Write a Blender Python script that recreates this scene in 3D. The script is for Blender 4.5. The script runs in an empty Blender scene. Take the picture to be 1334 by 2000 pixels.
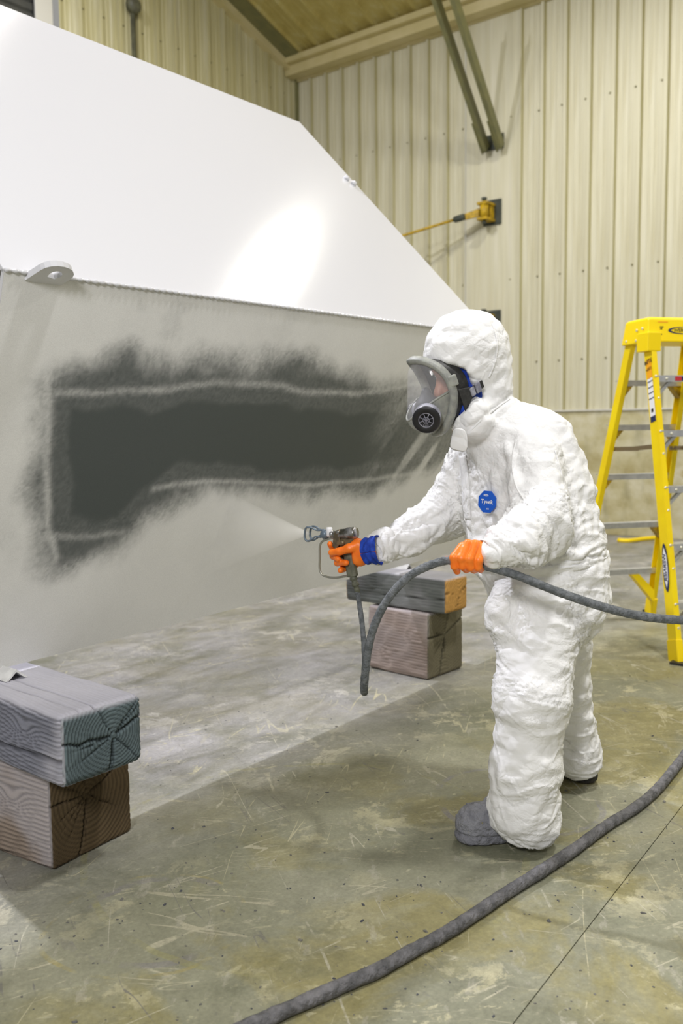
import bpy, math, random
import numpy as np
from mathutils import Matrix, Vector
from mathutils.bvhtree import BVHTree

random.seed(7)
rng = np.random.default_rng(7)
SC = bpy.context.scene
COL = SC.collection

# ------------------------------------------------------------------ camera
FPX, CX, CY, HCAM = 1750.0, 667.0, 1000.0, 1.2
RW = np.array([[0.62255053, -0.08142471, 0.77833209],
               [-0.78250097, -0.05066874, 0.62058434],
               [-0.01109379, -0.99539072, -0.09525877]])      # camera (right, down, forward) -> world
CAMP = np.array([0.0, 0.0, HCAM])
cam = bpy.data.cameras.new('camera')
cam.sensor_fit = 'VERTICAL'; cam.sensor_height = 36.0; cam.lens = FPX / 2000.0 * 36.0
cam.clip_start = 0.05; cam.clip_end = 60
cam.dof.use_dof = True; cam.dof.focus_distance = 2.55; cam.dof.aperture_fstop = 3.2
camo = bpy.data.objects.new('camera', cam); COL.objects.link(camo)
m4 = Matrix.Identity(4)
for i in range(3):
    m4[i][0] = RW[i, 0]; m4[i][1] = -RW[i, 1]; m4[i][2] = -RW[i, 2]; m4[i][3] = CAMP[i]
camo.matrix_world = m4
SC.camera = camo

# ------------------------------------------------------------------ world, lights, exposure
SC.view_settings.view_transform = 'Standard'; SC.view_settings.look = 'None'
SC.view_settings.gamma = 1.0; SC.view_settings.use_curve_mapping = False
SC.view_settings.exposure = -0.64
SC.cycles.volume_bounces = 6
w = bpy.data.worlds.new('hall'); SC.world = w; w.use_nodes = True
bg = w.node_tree.nodes['Background']
bg.inputs[0].default_value = (1.0, 0.985, 0.93, 1); bg.inputs[1].default_value = 0.50

def lamp(name, kind, loc, target, energy, color, size=0.5, **kw):
    l = bpy.data.lights.new(name, kind); l.energy = energy; l.color = color
    if kind == 'AREA':
        l.shape = 'DISK'; l.size = size
    else:
        l.shadow_soft_size = size
    for k, v in kw.items(): setattr(l, k, v)
    o = bpy.data.objects.new(name, l); COL.objects.link(o); o.location = loc
    d = Vector(target) - Vector(loc)
    o.rotation_euler = d.to_track_quat('-Z', 'Y').to_euler()
    return o
HB = (1.0, 0.965, 0.86); HW = (1.0, 0.985, 0.98)
lamp('high_bay_lamp', 'AREA', (7.0, 3.05, 6.0), (6.6, 3.0, 0), 150, HB, 0.35)
lamp('high_bay_lamp', 'AREA', (7.0, -1.5, 6.0), (6.6, -1.5, 0), 260, HB, 0.5)
lamp('high_bay_lamp', 'AREA', (4.4, 5.6, 6.5), (4.6, 6.0, 0), 150, HB, 0.5)
lamp('high_bay_lamp', 'AREA', (2.6, -0.4, 6.6), (2.6, 0.6, 0), 310, HW, 0.5)
lamp('high_bay_lamp', 'AREA', (2.0, 5.5, 6.9), (2.2, 4.2, 0), 640, (0.90, 0.90, 1.0), 0.14)
lamp('work_softbox', 'AREA', (-1.6, -0.2, 2.9), (2.4, 1.7, 1.1), 160, (1.0, 0.985, 1.0), 0.8)

# ------------------------------------------------------------------ helpers
def nrm(v):
    v = np.asarray(v, float); return v / np.linalg.norm(v)
def ray(x, y): return RW @ np.array([x - CX, y - CY, FPX])
def P(x, y, d): return CAMP + ray(x, y) * (d / FPX)            # a point at a given distance in front of the lens
def onz(x, y, z):
    d = ray(x, y); return CAMP + d * ((z - HCAM) / d[2])
def onX(x, y, v):
    d = ray(x, y); return CAMP + d * (v / d[0])
def onY(x, y, v):
    d = ray(x, y); return CAMP + d * (v / d[1])
def onplane(x, y, p0, n):
    d = ray(x, y); return CAMP + d * (((p0 - CAMP) @ n) / (d @ n))
def proj(Q):
    c = (np.asarray(Q, float) - CAMP) @ RW
    return np.stack([CX + FPX * c[..., 0] / c[..., 2], CY + FPX * c[..., 1] / c[..., 2]], -1)

_T = rng.random(4096).astype(np.float32)
def vnoise(p, seed=0):
    p = np.asarray(p, np.float32)
    i = np.floor(p).astype(np.int64); f = p - i; f = f * f * (3 - 2 * f)
    def h(dx, dy, dz):
        n = (i[:, 0] + dx) * 73856093 ^ (i[:, 1] + dy) * 19349663 ^ (i[:, 2] + dz) * 83492791 ^ (seed * 2654435761)
        n = (n ^ (n >> 13)) * 1274126177
        return _T[(n ^ (n >> 16)) & 4095]
    x, y, z = f[:, 0], f[:, 1], f[:, 2]
    a = h(0,0,0)*(1-x)+h(1,0,0)*x; b = h(0,1,0)*(1-x)+h(1,1,0)*x
    c = h(0,0,1)*(1-x)+h(1,0,1)*x; d = h(0,1,1)*(1-x)+h(1,1,1)*x
    return (a*(1-y)+b*y)*(1-z) + (c*(1-y)+d*y)*z
def fbm(p, oct=4, seed=0, gain=.5):
    s = 0; a = 1; t = 0
    for k in range(oct):
        s = s + a * vnoise(np.asarray(p) * (2.03 ** k) + k * 17.3, seed + k); t += a; a *= gain
    return s / t
def sst(a, b, x):
    t = np.clip((x - a) / (b - a), 0, 1); return t * t * (3 - 2 * t)
def lin(c):
    c = np.asarray(c, float) / 255.0
    return np.where(c <= 0.04045, c / 12.92, ((c + 0.055) / 1.055) ** 2.4)
def L4(c): return tuple(lin(c)) + (1.0,)

# ------------------------------------------------------------------ materials
def newmat(name):
    m = bpy.data.materials.new(name); m.use_nodes = True
    nt = m.node_tree; b = nt.nodes['Principled BSDF']
    return m, nt, b
def N(nt, typ, **kw):
    n = nt.nodes.new(typ)
    for k, v in kw.items():
        if k.startswith('i_'):
            n.inputs[int(k[2:]) if k[2:].isdigit() else k[2:]].default_value = v
        else: setattr(n, k, v)
    return n
def lk(nt, a, b): nt.links.new(a, b)
def ramp(nt, fac, stops):
    r = N(nt, 'ShaderNodeValToRGB'); e = r.color_ramp.elements
    e[0].position = stops[0][0]; e[0].color = stops[0][1]
    e[1].position = stops[-1][0]; e[1].color = stops[-1][1]
    for p, c in stops[1:-1]:
        q = e.new(p); q.color = c
    lk(nt, fac, r.inputs[0]); return r.outputs[0]
def bw(v): return (v, v, v, 1)
def mixc(nt, fac, a, b, mode='MIX'):
    n = N(nt, 'ShaderNodeMix', data_type='RGBA', blend_type=mode)
    for s, v in ((n.inputs[0], fac), (n.inputs[6], a), (n.inputs[7], b)):
        if hasattr(v, 'is_linked') or hasattr(v, 'links'): lk(nt, v, s)
        else: s.default_value = v
    return n.outputs[2]
def math_(nt, op, a, b=0.0, c=0.0, clamp=False):
    n = N(nt, 'ShaderNodeMath', operation=op, use_clamp=clamp)
    for s, v in zip(n.inputs, (a, b, c)):
        if hasattr(v, 'links'): lk(nt, v, s)
        else: s.default_value = v
    return n.outputs[0]
def noise(nt, vec, scale, detail=4, rough=.55, dist=0.0):
    n = N(nt, 'ShaderNodeTexNoise'); n.inputs['Scale'].default_value = scale
    n.inputs['Detail'].default_value = detail; n.inputs['Roughness'].default_value = rough
    n.inputs['Distortion'].default_value = dist
    if vec is not None: lk(nt, vec, n.inputs['Vector'])
    return n.outputs['Fac']
def coords(nt, scale=(1,1,1), rot=(0,0,0), loc=(0,0,0)):
    t = N(nt, 'ShaderNodeTexCoord'); m = N(nt, 'ShaderNodeMapping')
    m.inputs['Scale'].default_value = scale; m.inputs['Rotation'].default_value = rot; m.inputs['Location'].default_value = loc
    lk(nt, t.outputs['Object'], m.inputs['Vector']); return m.outputs[0]
def coords2(nt, scale, ang, loc):          # turn first, then stretch
    m = N(nt, 'ShaderNodeMapping'); m.inputs['Scale'].default_value = scale; m.inputs['Location'].default_value = loc
    lk(nt, coords(nt, (1, 1, 1), (0, 0, ang)), m.inputs['Vector']); return m.outputs[0]
def bump(nt, b, h, strength=.3, dist=.01):
    n = N(nt, 'ShaderNodeBump'); n.inputs['Strength'].default_value = strength; n.inputs['Distance'].default_value = dist
    lk(nt, h, n.inputs['Height']); lk(nt, n.outputs[0], b.inputs['Normal'])
def mat(name, c, rough=.5, metal=0.0, c2=None, ns=8.0, lo=.4, hi=.6, bmp=0.0, bs=60.0, bd=.003, spec=.5, coat=0.0):
    m, nt, b = newmat(name)
    b.inputs['Roughness'].default_value = rough; b.inputs['Metallic'].default_value = metal
    b.inputs['Specular IOR Level'].default_value = spec; b.inputs['Coat Weight'].default_value = coat
    v = coords(nt)
    if c2 is not None:
        f = noise(nt, v, ns)
        lk(nt, ramp(nt, f, [(lo, L4(c)), (hi, L4(c2))]), b.inputs['Base Color'])
    else: b.inputs['Base Color'].default_value = L4(c)
    if bmp: bump(nt, b, noise(nt, v, bs, 5), bmp, bd)
    return m
def vcmat(name, rough=.6, bmp=0.0, bs=80.0, bd=.003, grain=0.0, spec=.4):
    m, nt, b = newmat(name)
    a = N(nt, 'ShaderNodeVertexColor', layer_name='col')
    c = a.outputs[0]
    v = coords(nt)
    if grain:
        f = noise(nt, v, 420, 2)
        c = mixc(nt, 1.0, c, ramp(nt, f, [(.3, bw(1 - grain)), (.7, bw(1 + grain))]), 'MULTIPLY')
    lk(nt, c, b.inputs['Base Color']); b.inputs['Roughness'].default_value = rough
    b.inputs['Specular IOR Level'].default_value = spec
    if bmp: bump(nt, b, noise(nt, v, bs, 5), bmp, bd)
    return m

M = {}
# suit: spun-bonded white fabric with small creases
m, nt, b = newmat('white_suit_fabric'); M['suit'] = m
v = coords(nt)
b.inputs['Base Color'].default_value = (.86, .86, .86, 1); b.inputs['Roughness'].default_value = .55
b.inputs['Specular IOR Level'].default_value = .35
wn_ = N(nt, 'ShaderNodeTexNoise'); wn_.inputs['Scale'].default_value = 9; lk(nt, v, wn_.inputs['Vector'])
hh = None
for sc_, amp_ in ((13, 1.0), (30, .45), (70, .16)):
    va = N(nt, 'ShaderNodeVectorMath', operation='SCALE'); va.inputs['Scale'].default_value = .05; lk(nt, wn_.outputs['Color'], va.inputs[0])
    vb = N(nt, 'ShaderNodeVectorMath', operation='ADD'); lk(nt, coords(nt, (1, 1, 1.25), (sc_ * .1, .4, .2)), vb.inputs[0]); lk(nt, va.outputs[0], vb.inputs[1])
    vo = N(nt, 'ShaderNodeTexVoronoi', feature='DISTANCE_TO_EDGE'); vo.inputs['Scale'].default_value = sc_; lk(nt, vb.outputs[0], vo.inputs['Vector'])
    msk = ramp(nt, noise(nt, coords(nt, (1, 1, 1), (0, 0, 0), (sc_, 0, 0)), 8, 2), [(.42, bw(0)), (.6, bw(1))])
    t_ = math_(nt, 'MULTIPLY', math_(nt, 'MULTIPLY', math_(nt, 'MINIMUM', math_(nt, 'MULTIPLY', vo.outputs['Distance'], 5.0), 1.0), msk), amp_)
    hh = t_ if hh is None else math_(nt, 'ADD', hh, t_)
bump(nt, b, hh, .38, .008)
M['glove'] = mat('orange_nitrile', (252, 122, 30), .42, c2=(255, 134, 40), ns=40, bmp=.15, bs=220, bd=.001)
M['blue'] = mat('blue_cotton', (18, 52, 150), .85, c2=(28, 70, 180), ns=60, bmp=.4, bs=160)
M['skin'] = mat('skin', (205, 150, 125), .5, c2=(190, 130, 108), ns=30)
M['rubber'] = mat('black_rubber', (38, 38, 38), .5, c2=(58, 58, 56), ns=90, lo=.45, hi=.7, bmp=.1)
M['maskgrey'] = mat('grey_mask_shell', (140, 142, 138), .5, c2=(158, 160, 152), ns=50, bmp=.1, bs=200)
M['maskdark'] = mat('grey_nose_cup', (96, 97, 100), .45)
M['cart_black'] = mat('black_filter_face', (28, 28, 32), .45)
M['cart_grey'] = mat('grey_filter_rim', (120, 120, 132), .4, c2=(165, 165, 175), ns=30)
m, nt, b = newmat('clear_visor'); M['lens'] = m
b.inputs['Base Color'].default_value = (.97, .97, 1, 1); b.inputs['Roughness'].default_value = .05
b.inputs['Alpha'].default_value = .10; b.inputs['Specular IOR Level'].default_value = .8
M['boot'] = mat('paint_caked_boot', (122, 123, 130), .8, c2=(146, 147, 153), ns=22, bmp=1.0, bs=60, bd=.014)
nt = M['boot'].node_tree; b = nt.nodes['Principled BSDF']; src = b.inputs['Base Color'].links[0].from_socket
fl_ = ramp(nt, noise(nt, coords(nt, (1, 1, 1), (.4, .2, 0)), 34, 4, .6), [(.66, bw(0)), (.69, bw(.8))])
lk(nt, mixc(nt, fl_, src, L4((160, 148, 60))), b.inputs['Base Color'])
M['sole'] = mat('dark_boot_sole', (46, 46, 46), .8, c2=(64, 63, 60), ns=40, bmp=.5)
M['hose'] = mat('grey_paint_caked_hose', (92, 97, 100), .75, c2=(124, 128, 132), ns=60, lo=.4, hi=.65, bmp=.9, bs=130, bd=.008)
M['hose2'] = mat('dark_paint_caked_hose', (86, 86, 88), .75, c2=(118, 117, 120), ns=34, lo=.4, hi=.65, bmp=1.0, bs=75, bd=.012)
M['yellow'] = mat('yellow_fibreglass', (250, 222, 0), .4, c2=(244, 212, 0), ns=5, bmp=.04)
M['yellowcap'] = mat('yellow_plastic', (255, 222, 0), .38)
M['alu'] = mat('aluminium', (190, 192, 196), .4, .55, c2=(205, 206, 208), ns=30)
M['rivet'] = mat('rivet_steel', (225, 222, 205), .35, .4)
M['navy'] = mat('navy_print', (22, 40, 84), .5)
M['whiteprint'] = mat('white_print', (236, 236, 240), .5)
M['redprint'] = mat('red_print', (196, 50, 60), .5)
M['blackprint'] = mat('black_print', (30, 28, 22), .55)
M['orangeprint'] = mat('orange_print', (246, 170, 20), .5)
M['labelblue'] = mat('label_blue', (20, 92, 205), .5)
M['steelgun'] = mat('gun_steel', (176, 176, 178), .28, .75, c2=(120, 118, 108), ns=60)
M['brass'] = mat('worn_brass', (128, 112, 84), .45, .5, c2=(96, 88, 72), ns=70)
M['guard'] = mat('blue_grey_tip_guard', (112, 126, 140), .4, .3)
M['handle'] = mat('olive_grey_grip', (104, 106, 90), .6, c2=(84, 86, 72), ns=60, bmp=.2)
M['wirem'] = mat('wire_metal', (168, 168, 158), .35, .7)
M['bracketyellow'] = mat('aged_yellow_paint', (196, 160, 20), .55, c2=(150, 122, 16), ns=30)
M['bracketblack'] = mat('dark_steel_plate', (50, 56, 50), .6, c2=(66, 70, 60), ns=20)
M['brace'] = mat('olive_brace_paint', (124, 122, 82), .5, c2=(112, 112, 78), ns=8)
M['pipe'] = mat('grey_conduit', (104, 104, 84), .5, c2=(84, 84, 70), ns=12)
M['doorgrey'] = mat('dark_door_slat', (74, 74, 70), .6, c2=(62, 63, 60), ns=6)
M['jamb'] = mat('pale_jamb', (206, 204, 196), .5)
M['chip'] = mat('dry_paint_chip', (70, 72, 78), .8, c2=(110, 108, 100), ns=5, lo=.45, hi=.55)
M['anglewhite'] = mat('white_angle_steel', (214, 214, 212), .5, c2=(190, 190, 188), ns=18)
M['ladderbrown'] = mat('spreader_bar', (128, 112, 84), .5, .3)
# wall and ceiling sheet
def sheet(name, c1, c2, c3):
    m, nt, b = newmat(name)
    f = noise(nt, coords(nt, (3.5, 3.5, .25)), 2.4, 5, .6)
    c = ramp(nt, f, [(.3, L4(c1)), (.55, L4(c2)), (.75, L4(c3))])
    f2 = noise(nt, coords(nt, (60, 60, 1.0)), 1.0, 3)
    c = mixc(nt, .5, c, ramp(nt, f2, [(.3, bw(.82)), (.7, bw(1.08))]), 'MULTIPLY')
    lk(nt, c, b.inputs['Base Color']); b.inputs['Roughness'].default_value = .5
    return m
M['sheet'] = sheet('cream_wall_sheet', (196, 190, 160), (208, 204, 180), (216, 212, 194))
M['rib'] = sheet('rib_side_shade', (164, 156, 112), (178, 172, 134), (196, 190, 158))  # darker copy of the sheet colour: shade painted onto the rib sides
M['sheet_left'] = sheet('khaki_wall_sheet', (186, 178, 130), (198, 192, 152), (212, 208, 184))
M['ceil'] = sheet('khaki_roof_sheet', (176, 160, 92), (188, 174, 108), (198, 190, 140))
M['trimpaint'] = mat('khaki_trim', (214, 202, 158), .5, c2=(204, 192, 142), ns=3)
M['screw'] = mat('screw_head', (150, 145, 112), .4, .3)
# stained concrete plinth
m, nt, b = newmat('stained_plinth'); M['plinth'] = m
f = noise(nt, coords(nt, (1.2, 1.2, 1.6)), 2.2, 6, .62)
c = ramp(nt, f, [(.3, L4((166, 154, 108))), (.48, L4((190, 182, 144))), (.62, L4((206, 200, 174))), (.75, L4((176, 160, 104)))])
f2 = noise(nt, coords(nt, (2, 2, .6)), 3.0, 5)
c = mixc(nt, ramp(nt, f2, [(.55, bw(0)), (.7, bw(.5))]), c, L4((130, 124, 92)))
lk(nt, c, b.inputs['Base Color']); b.inputs['Roughness'].default_value = .75
# concrete floor
m, nt, b = newmat('stained_concrete'); M['floor'] = m
v = coords(nt); sep = N(nt, 'ShaderNodeSeparateXYZ'); lk(nt, v, sep.inputs[0])
base = ramp(nt, noise(nt, v, 1.3, 6, .6, .3), [(.3, L4((112, 114, 94))), (.5, L4((134, 134, 114))), (.7, L4((154, 153, 134)))])
# overspray dust near and under the workpiece (greyer, lavender)
dust = math_(nt, 'MULTIPLY', math_(nt, 'SUBTRACT', sep.outputs[1], 1.75), 1.6, clamp=True)
dust = math_(nt, 'MULTIPLY', dust, ramp(nt, noise(nt, v, 1.6, 4), [(.25, bw(.55)), (.6, bw(1))]))
base = mixc(nt, dust, base, ramp(nt, noise(nt, coords(nt, (1.0, 2.6, 1)), 2.2, 5, .6, .6), [(.32, L4((118, 118, 114))), (.55, L4((148, 147, 149))), (.75, L4((170, 168, 172)))]))
# ochre stains
near = math_(nt, 'SUBTRACT', 1.0, math_(nt, 'MULTIPLY', math_(nt, 'SUBTRACT', sep.outputs[1], 1.3), 1.3, clamp=True), clamp=True)
och = math_(nt, 'MULTIPLY', ramp(nt, noise(nt, v, 2.0, 8, .62, .5), [(.48, bw(0)), (.58, bw(.6))]), math_(nt, 'MULTIPLY_ADD', near, .8, .2))
base = mixc(nt, och, base, ramp(nt, noise(nt, v, 14, 4), [(.35, L4((132, 122, 64))), (.65, L4((154, 144, 88)))]))
# pale worn patches and flecks
big = ramp(nt, noise(nt, v, 1.5, 4, .6), [(.42, bw(0)), (.62, bw(1))])
pale = ramp(nt, noise(nt, coords(nt, (1, 1, 1), (0, 0, .4), (3, 1, 0)), 5.0, 12, .72, .4), [(.55, bw(0)), (.585, bw(.8))])
palec = mixc(nt, dust, L4((184, 178, 146)), L4((176, 174, 172)))
base = mixc(nt, math_(nt, 'MULTIPLY', pale, big), base, palec)
pale2 = ramp(nt, noise(nt, coords2(nt, (1, 2.2, 1), .7, (1, 8, 0)), 12, 10, .75, .3), [(.58, bw(0)), (.61, bw(.7))])
base = mixc(nt, math_(nt, 'MULTIPLY', pale2, big), base, mixc(nt, dust, L4((192, 186, 154)), L4((184, 182, 180))))
pale3 = ramp(nt, noise(nt, coords2(nt, (1, 2.6, 1), -.6, (5, 2, 0)), 7, 10, .72, .3), [(.59, bw(0)), (.63, bw(.45))])
base = mixc(nt, pale3, base, L4((168, 164, 150)))
dk = ramp(nt, noise(nt, coords(nt, (1, 1, 1), (0, 0, 1.0), (7, 3, 0)), 2.6, 9, .66, .3), [(.52, bw(0)), (.66, bw(.5))])
base = mixc(nt, dk, base, L4((98, 100, 80)))
# scratches in many directions
for k, (ang, sc, th, col) in enumerate(((.35, 1.0, .010, (182, 177, 154)), (1.1, 1.3, .008, (176, 171, 148)), (-.5, 1.1, .008, (184, 178, 148)), (2.2, .9, .009, (178, 174, 156)), (-1.1, 1.5, .007, (110, 108, 104)), (.75, 2.2, .008, (170, 166, 142)))):
    nn = noise(nt, coords2(nt, (.22 * sc, 2.4 * sc, 1), ang, (k * 5.1, k * 2.7, 0)), 2.2, 2, .5, .22)
    lnm = math_(nt, 'LESS_THAN', math_(nt, 'ABSOLUTE', math_(nt, 'SUBTRACT', nn, .5)), th * .42)
    msk = ramp(nt, noise(nt, coords(nt, (1, 1, 1), (0, 0, 0), (k * 9.0, 4, 0)), 3.2, 6, .75), [(.52, bw(0)), (.58, bw(.75))])
    base = mixc(nt, math_(nt, 'MULTIPLY', lnm, msk), base, L4(col))
# chalk arcs
for (px, py, rad, wd, col, st) in ((285, 1800, .235, .006, (164, 150, 84), .45), (300, 1795, .20, .012, (122, 118, 124), .5), (1010, 1560, .26, .010, (120, 118, 142), .5), (600, 1650, .62, .010, (150, 146, 90), .4)):
    q = onz(px, py, 0)
    dx = math_(nt, 'SUBTRACT', sep.outputs[0], float(q[0])); dy = math_(nt, 'SUBTRACT', sep.outputs[1], float(q[1]))
    rr = math_(nt, 'SQRT', math_(nt, 'ADD', math_(nt, 'MULTIPLY', dx, dx), math_(nt, 'MULTIPLY', dy, dy)))
    rr = math_(nt, 'ADD', rr, math_(nt, 'MULTIPLY', noise(nt, v, 3.0, 2), .08))
    a = math_(nt, 'LESS_THAN', math_(nt, 'ABSOLUTE', math_(nt, 'SUBTRACT', rr, rad + .04)), wd)
    msk = ramp(nt, noise(nt, v, 4.5, 5, .7), [(.48, bw(0)), (.60, bw(st))])
    base = mixc(nt, math_(nt, 'MULTIPLY', a, msk), base, L4(col))
vo = N(nt, 'ShaderNodeTexVoronoi'); vo.inputs['Scale'].default_value = 26; lk(nt, v, vo.inputs['Vector'])
speck = math_(nt, 'LESS_THAN', math_(nt, 'ADD', vo.outputs['Distance'], math_(nt, 'MULTIPLY', noise(nt, v, 120, 2), .12)), .115)
speck = math_(nt, 'MULTIPLY', speck, ramp(nt, noise(nt, v, 7, 3), [(.5, bw(0)), (.6, bw(.8))]))
base = mixc(nt, speck, base, L4((74, 76, 66)))
fine = noise(nt, v, 90, 6, .7)
base = mixc(nt, .9, base, ramp(nt, fine, [(.3, bw(.78)), (.7, bw(1.16))]), 'MULTIPLY')
base = mixc(nt, .9, base, ramp(nt, noise(nt, v, 16, 7, .7), [(.3, bw(.84)), (.7, bw(1.12))]), 'MULTIPLY')
lk(nt, base, b.inputs['Base Color'])
lk(nt, ramp(nt, noise(nt, v, 3, 5), [(.35, bw(.34)), (.7, bw(.6))]), b.inputs['Roughness'])
b.inputs['Specular IOR Level'].default_value = .45
bump(nt, b, noise(nt, v, 60, 7, .7), .25, .004)
M['joint'] = mat('joint_filler', (112, 110, 88), .8)
# workpiece paints
m, nt, b = newmat('glossy_white_paint'); M['paint'] = m
b.inputs['Base Color'].default_value = (.63, .635, .67, 1); b.inputs['Roughness'].default_value = .13
bump(nt, b, noise(nt, coords(nt), 130, 3), .08, .002)
M['primer'] = vcmat('half_sprayed_primer', .5, grain=.07, spec=.35)
M['timber'] = vcmat('weathered_timber', .85, bmp=.35, bs=140, bd=.003, spec=.25)
# paint mist
m = bpy.data.materials.new('paint_mist'); m.use_nodes = True; M['mist'] = m
nt = m.node_tree; nt.nodes.clear()
out = N(nt, 'ShaderNodeOutputMaterial'); vs = N(nt, 'ShaderNodeVolumeScatter')
vs.inputs['Color'].default_value = (.985, .985, .985, 1); vs.inputs['Anisotropy'].default_value = .2
t = N(nt, 'ShaderNodeTexCoord'); sp = N(nt, 'ShaderNodeSeparateXYZ'); lk(nt, t.outputs['Object'], sp.inputs[0])
q = math_(nt, 'MAXIMUM', sp.outputs[0], .02)
fall = math_(nt, 'POWER', math_(nt, 'DIVIDE', .05, q), 1.05)
q2 = math_(nt, 'MULTIPLY', math_(nt, 'SUBTRACT', .42, q), 4.0, clamp=True)
lk(nt, math_(nt, 'MULTIPLY', math_(nt, 'MULTIPLY', fall, 66.0), q2), vs.inputs['Density'])
lk(nt, vs.outputs[0], out.inputs['Volume'])

# ------------------------------------------------------------------ object helpers
ORG = {}
def empty(name, loc, label=None, cat=None, group=None):
    o = bpy.data.objects.new(name, None); COL.objects.link(o); o.location = loc
    o.empty_display_size = .1
    ORG[o.name] = np.asarray(loc, float); tag(o, label, cat, group); return o
def tag(o, label=None, cat=None, group=None, kind=None):
    if label: o['label'] = label
    if cat: o['category'] = cat
    if group: o['group'] = group
    if kind: o['kind'] = kind
    return o
def link(name, me, parent=None, origin=None):
    o = bpy.data.objects.new(name, me); COL.objects.link(o)
    if parent is not None:
        o.parent = parent; ORG[o.name] = ORG[parent.name]
    else:
        ORG[o.name] = np.zeros(3) if origin is None else np.asarray(origin, float); o.location = ORG[o.name]
    return o
def meshobj(name, V, F, material, parent=None, smooth=False, origin=None, col=None):
    org = ORG[parent.name] if parent is not None else (np.zeros(3) if origin is None else np.asarray(origin, float))
    V = np.asarray(V, float) - org
    me = bpy.data.meshes.new(name); me.from_pydata(V.tolist(), [], F if isinstance(F, list) else F.tolist())
    me.update()
    if smooth: me.polygons.foreach_set('use_smooth', [True] * len(me.polygons))
    if col is not None:
        a = me.color_attributes.new('col', 'FLOAT_COLOR', 'POINT')
        c = np.ones((len(V), 4), np.float32); c[:, :3] = col
        a.data.foreach_set('color', c.ravel())
    if material: me.materials.append(material)
    return link(name, me, parent, origin)

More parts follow.
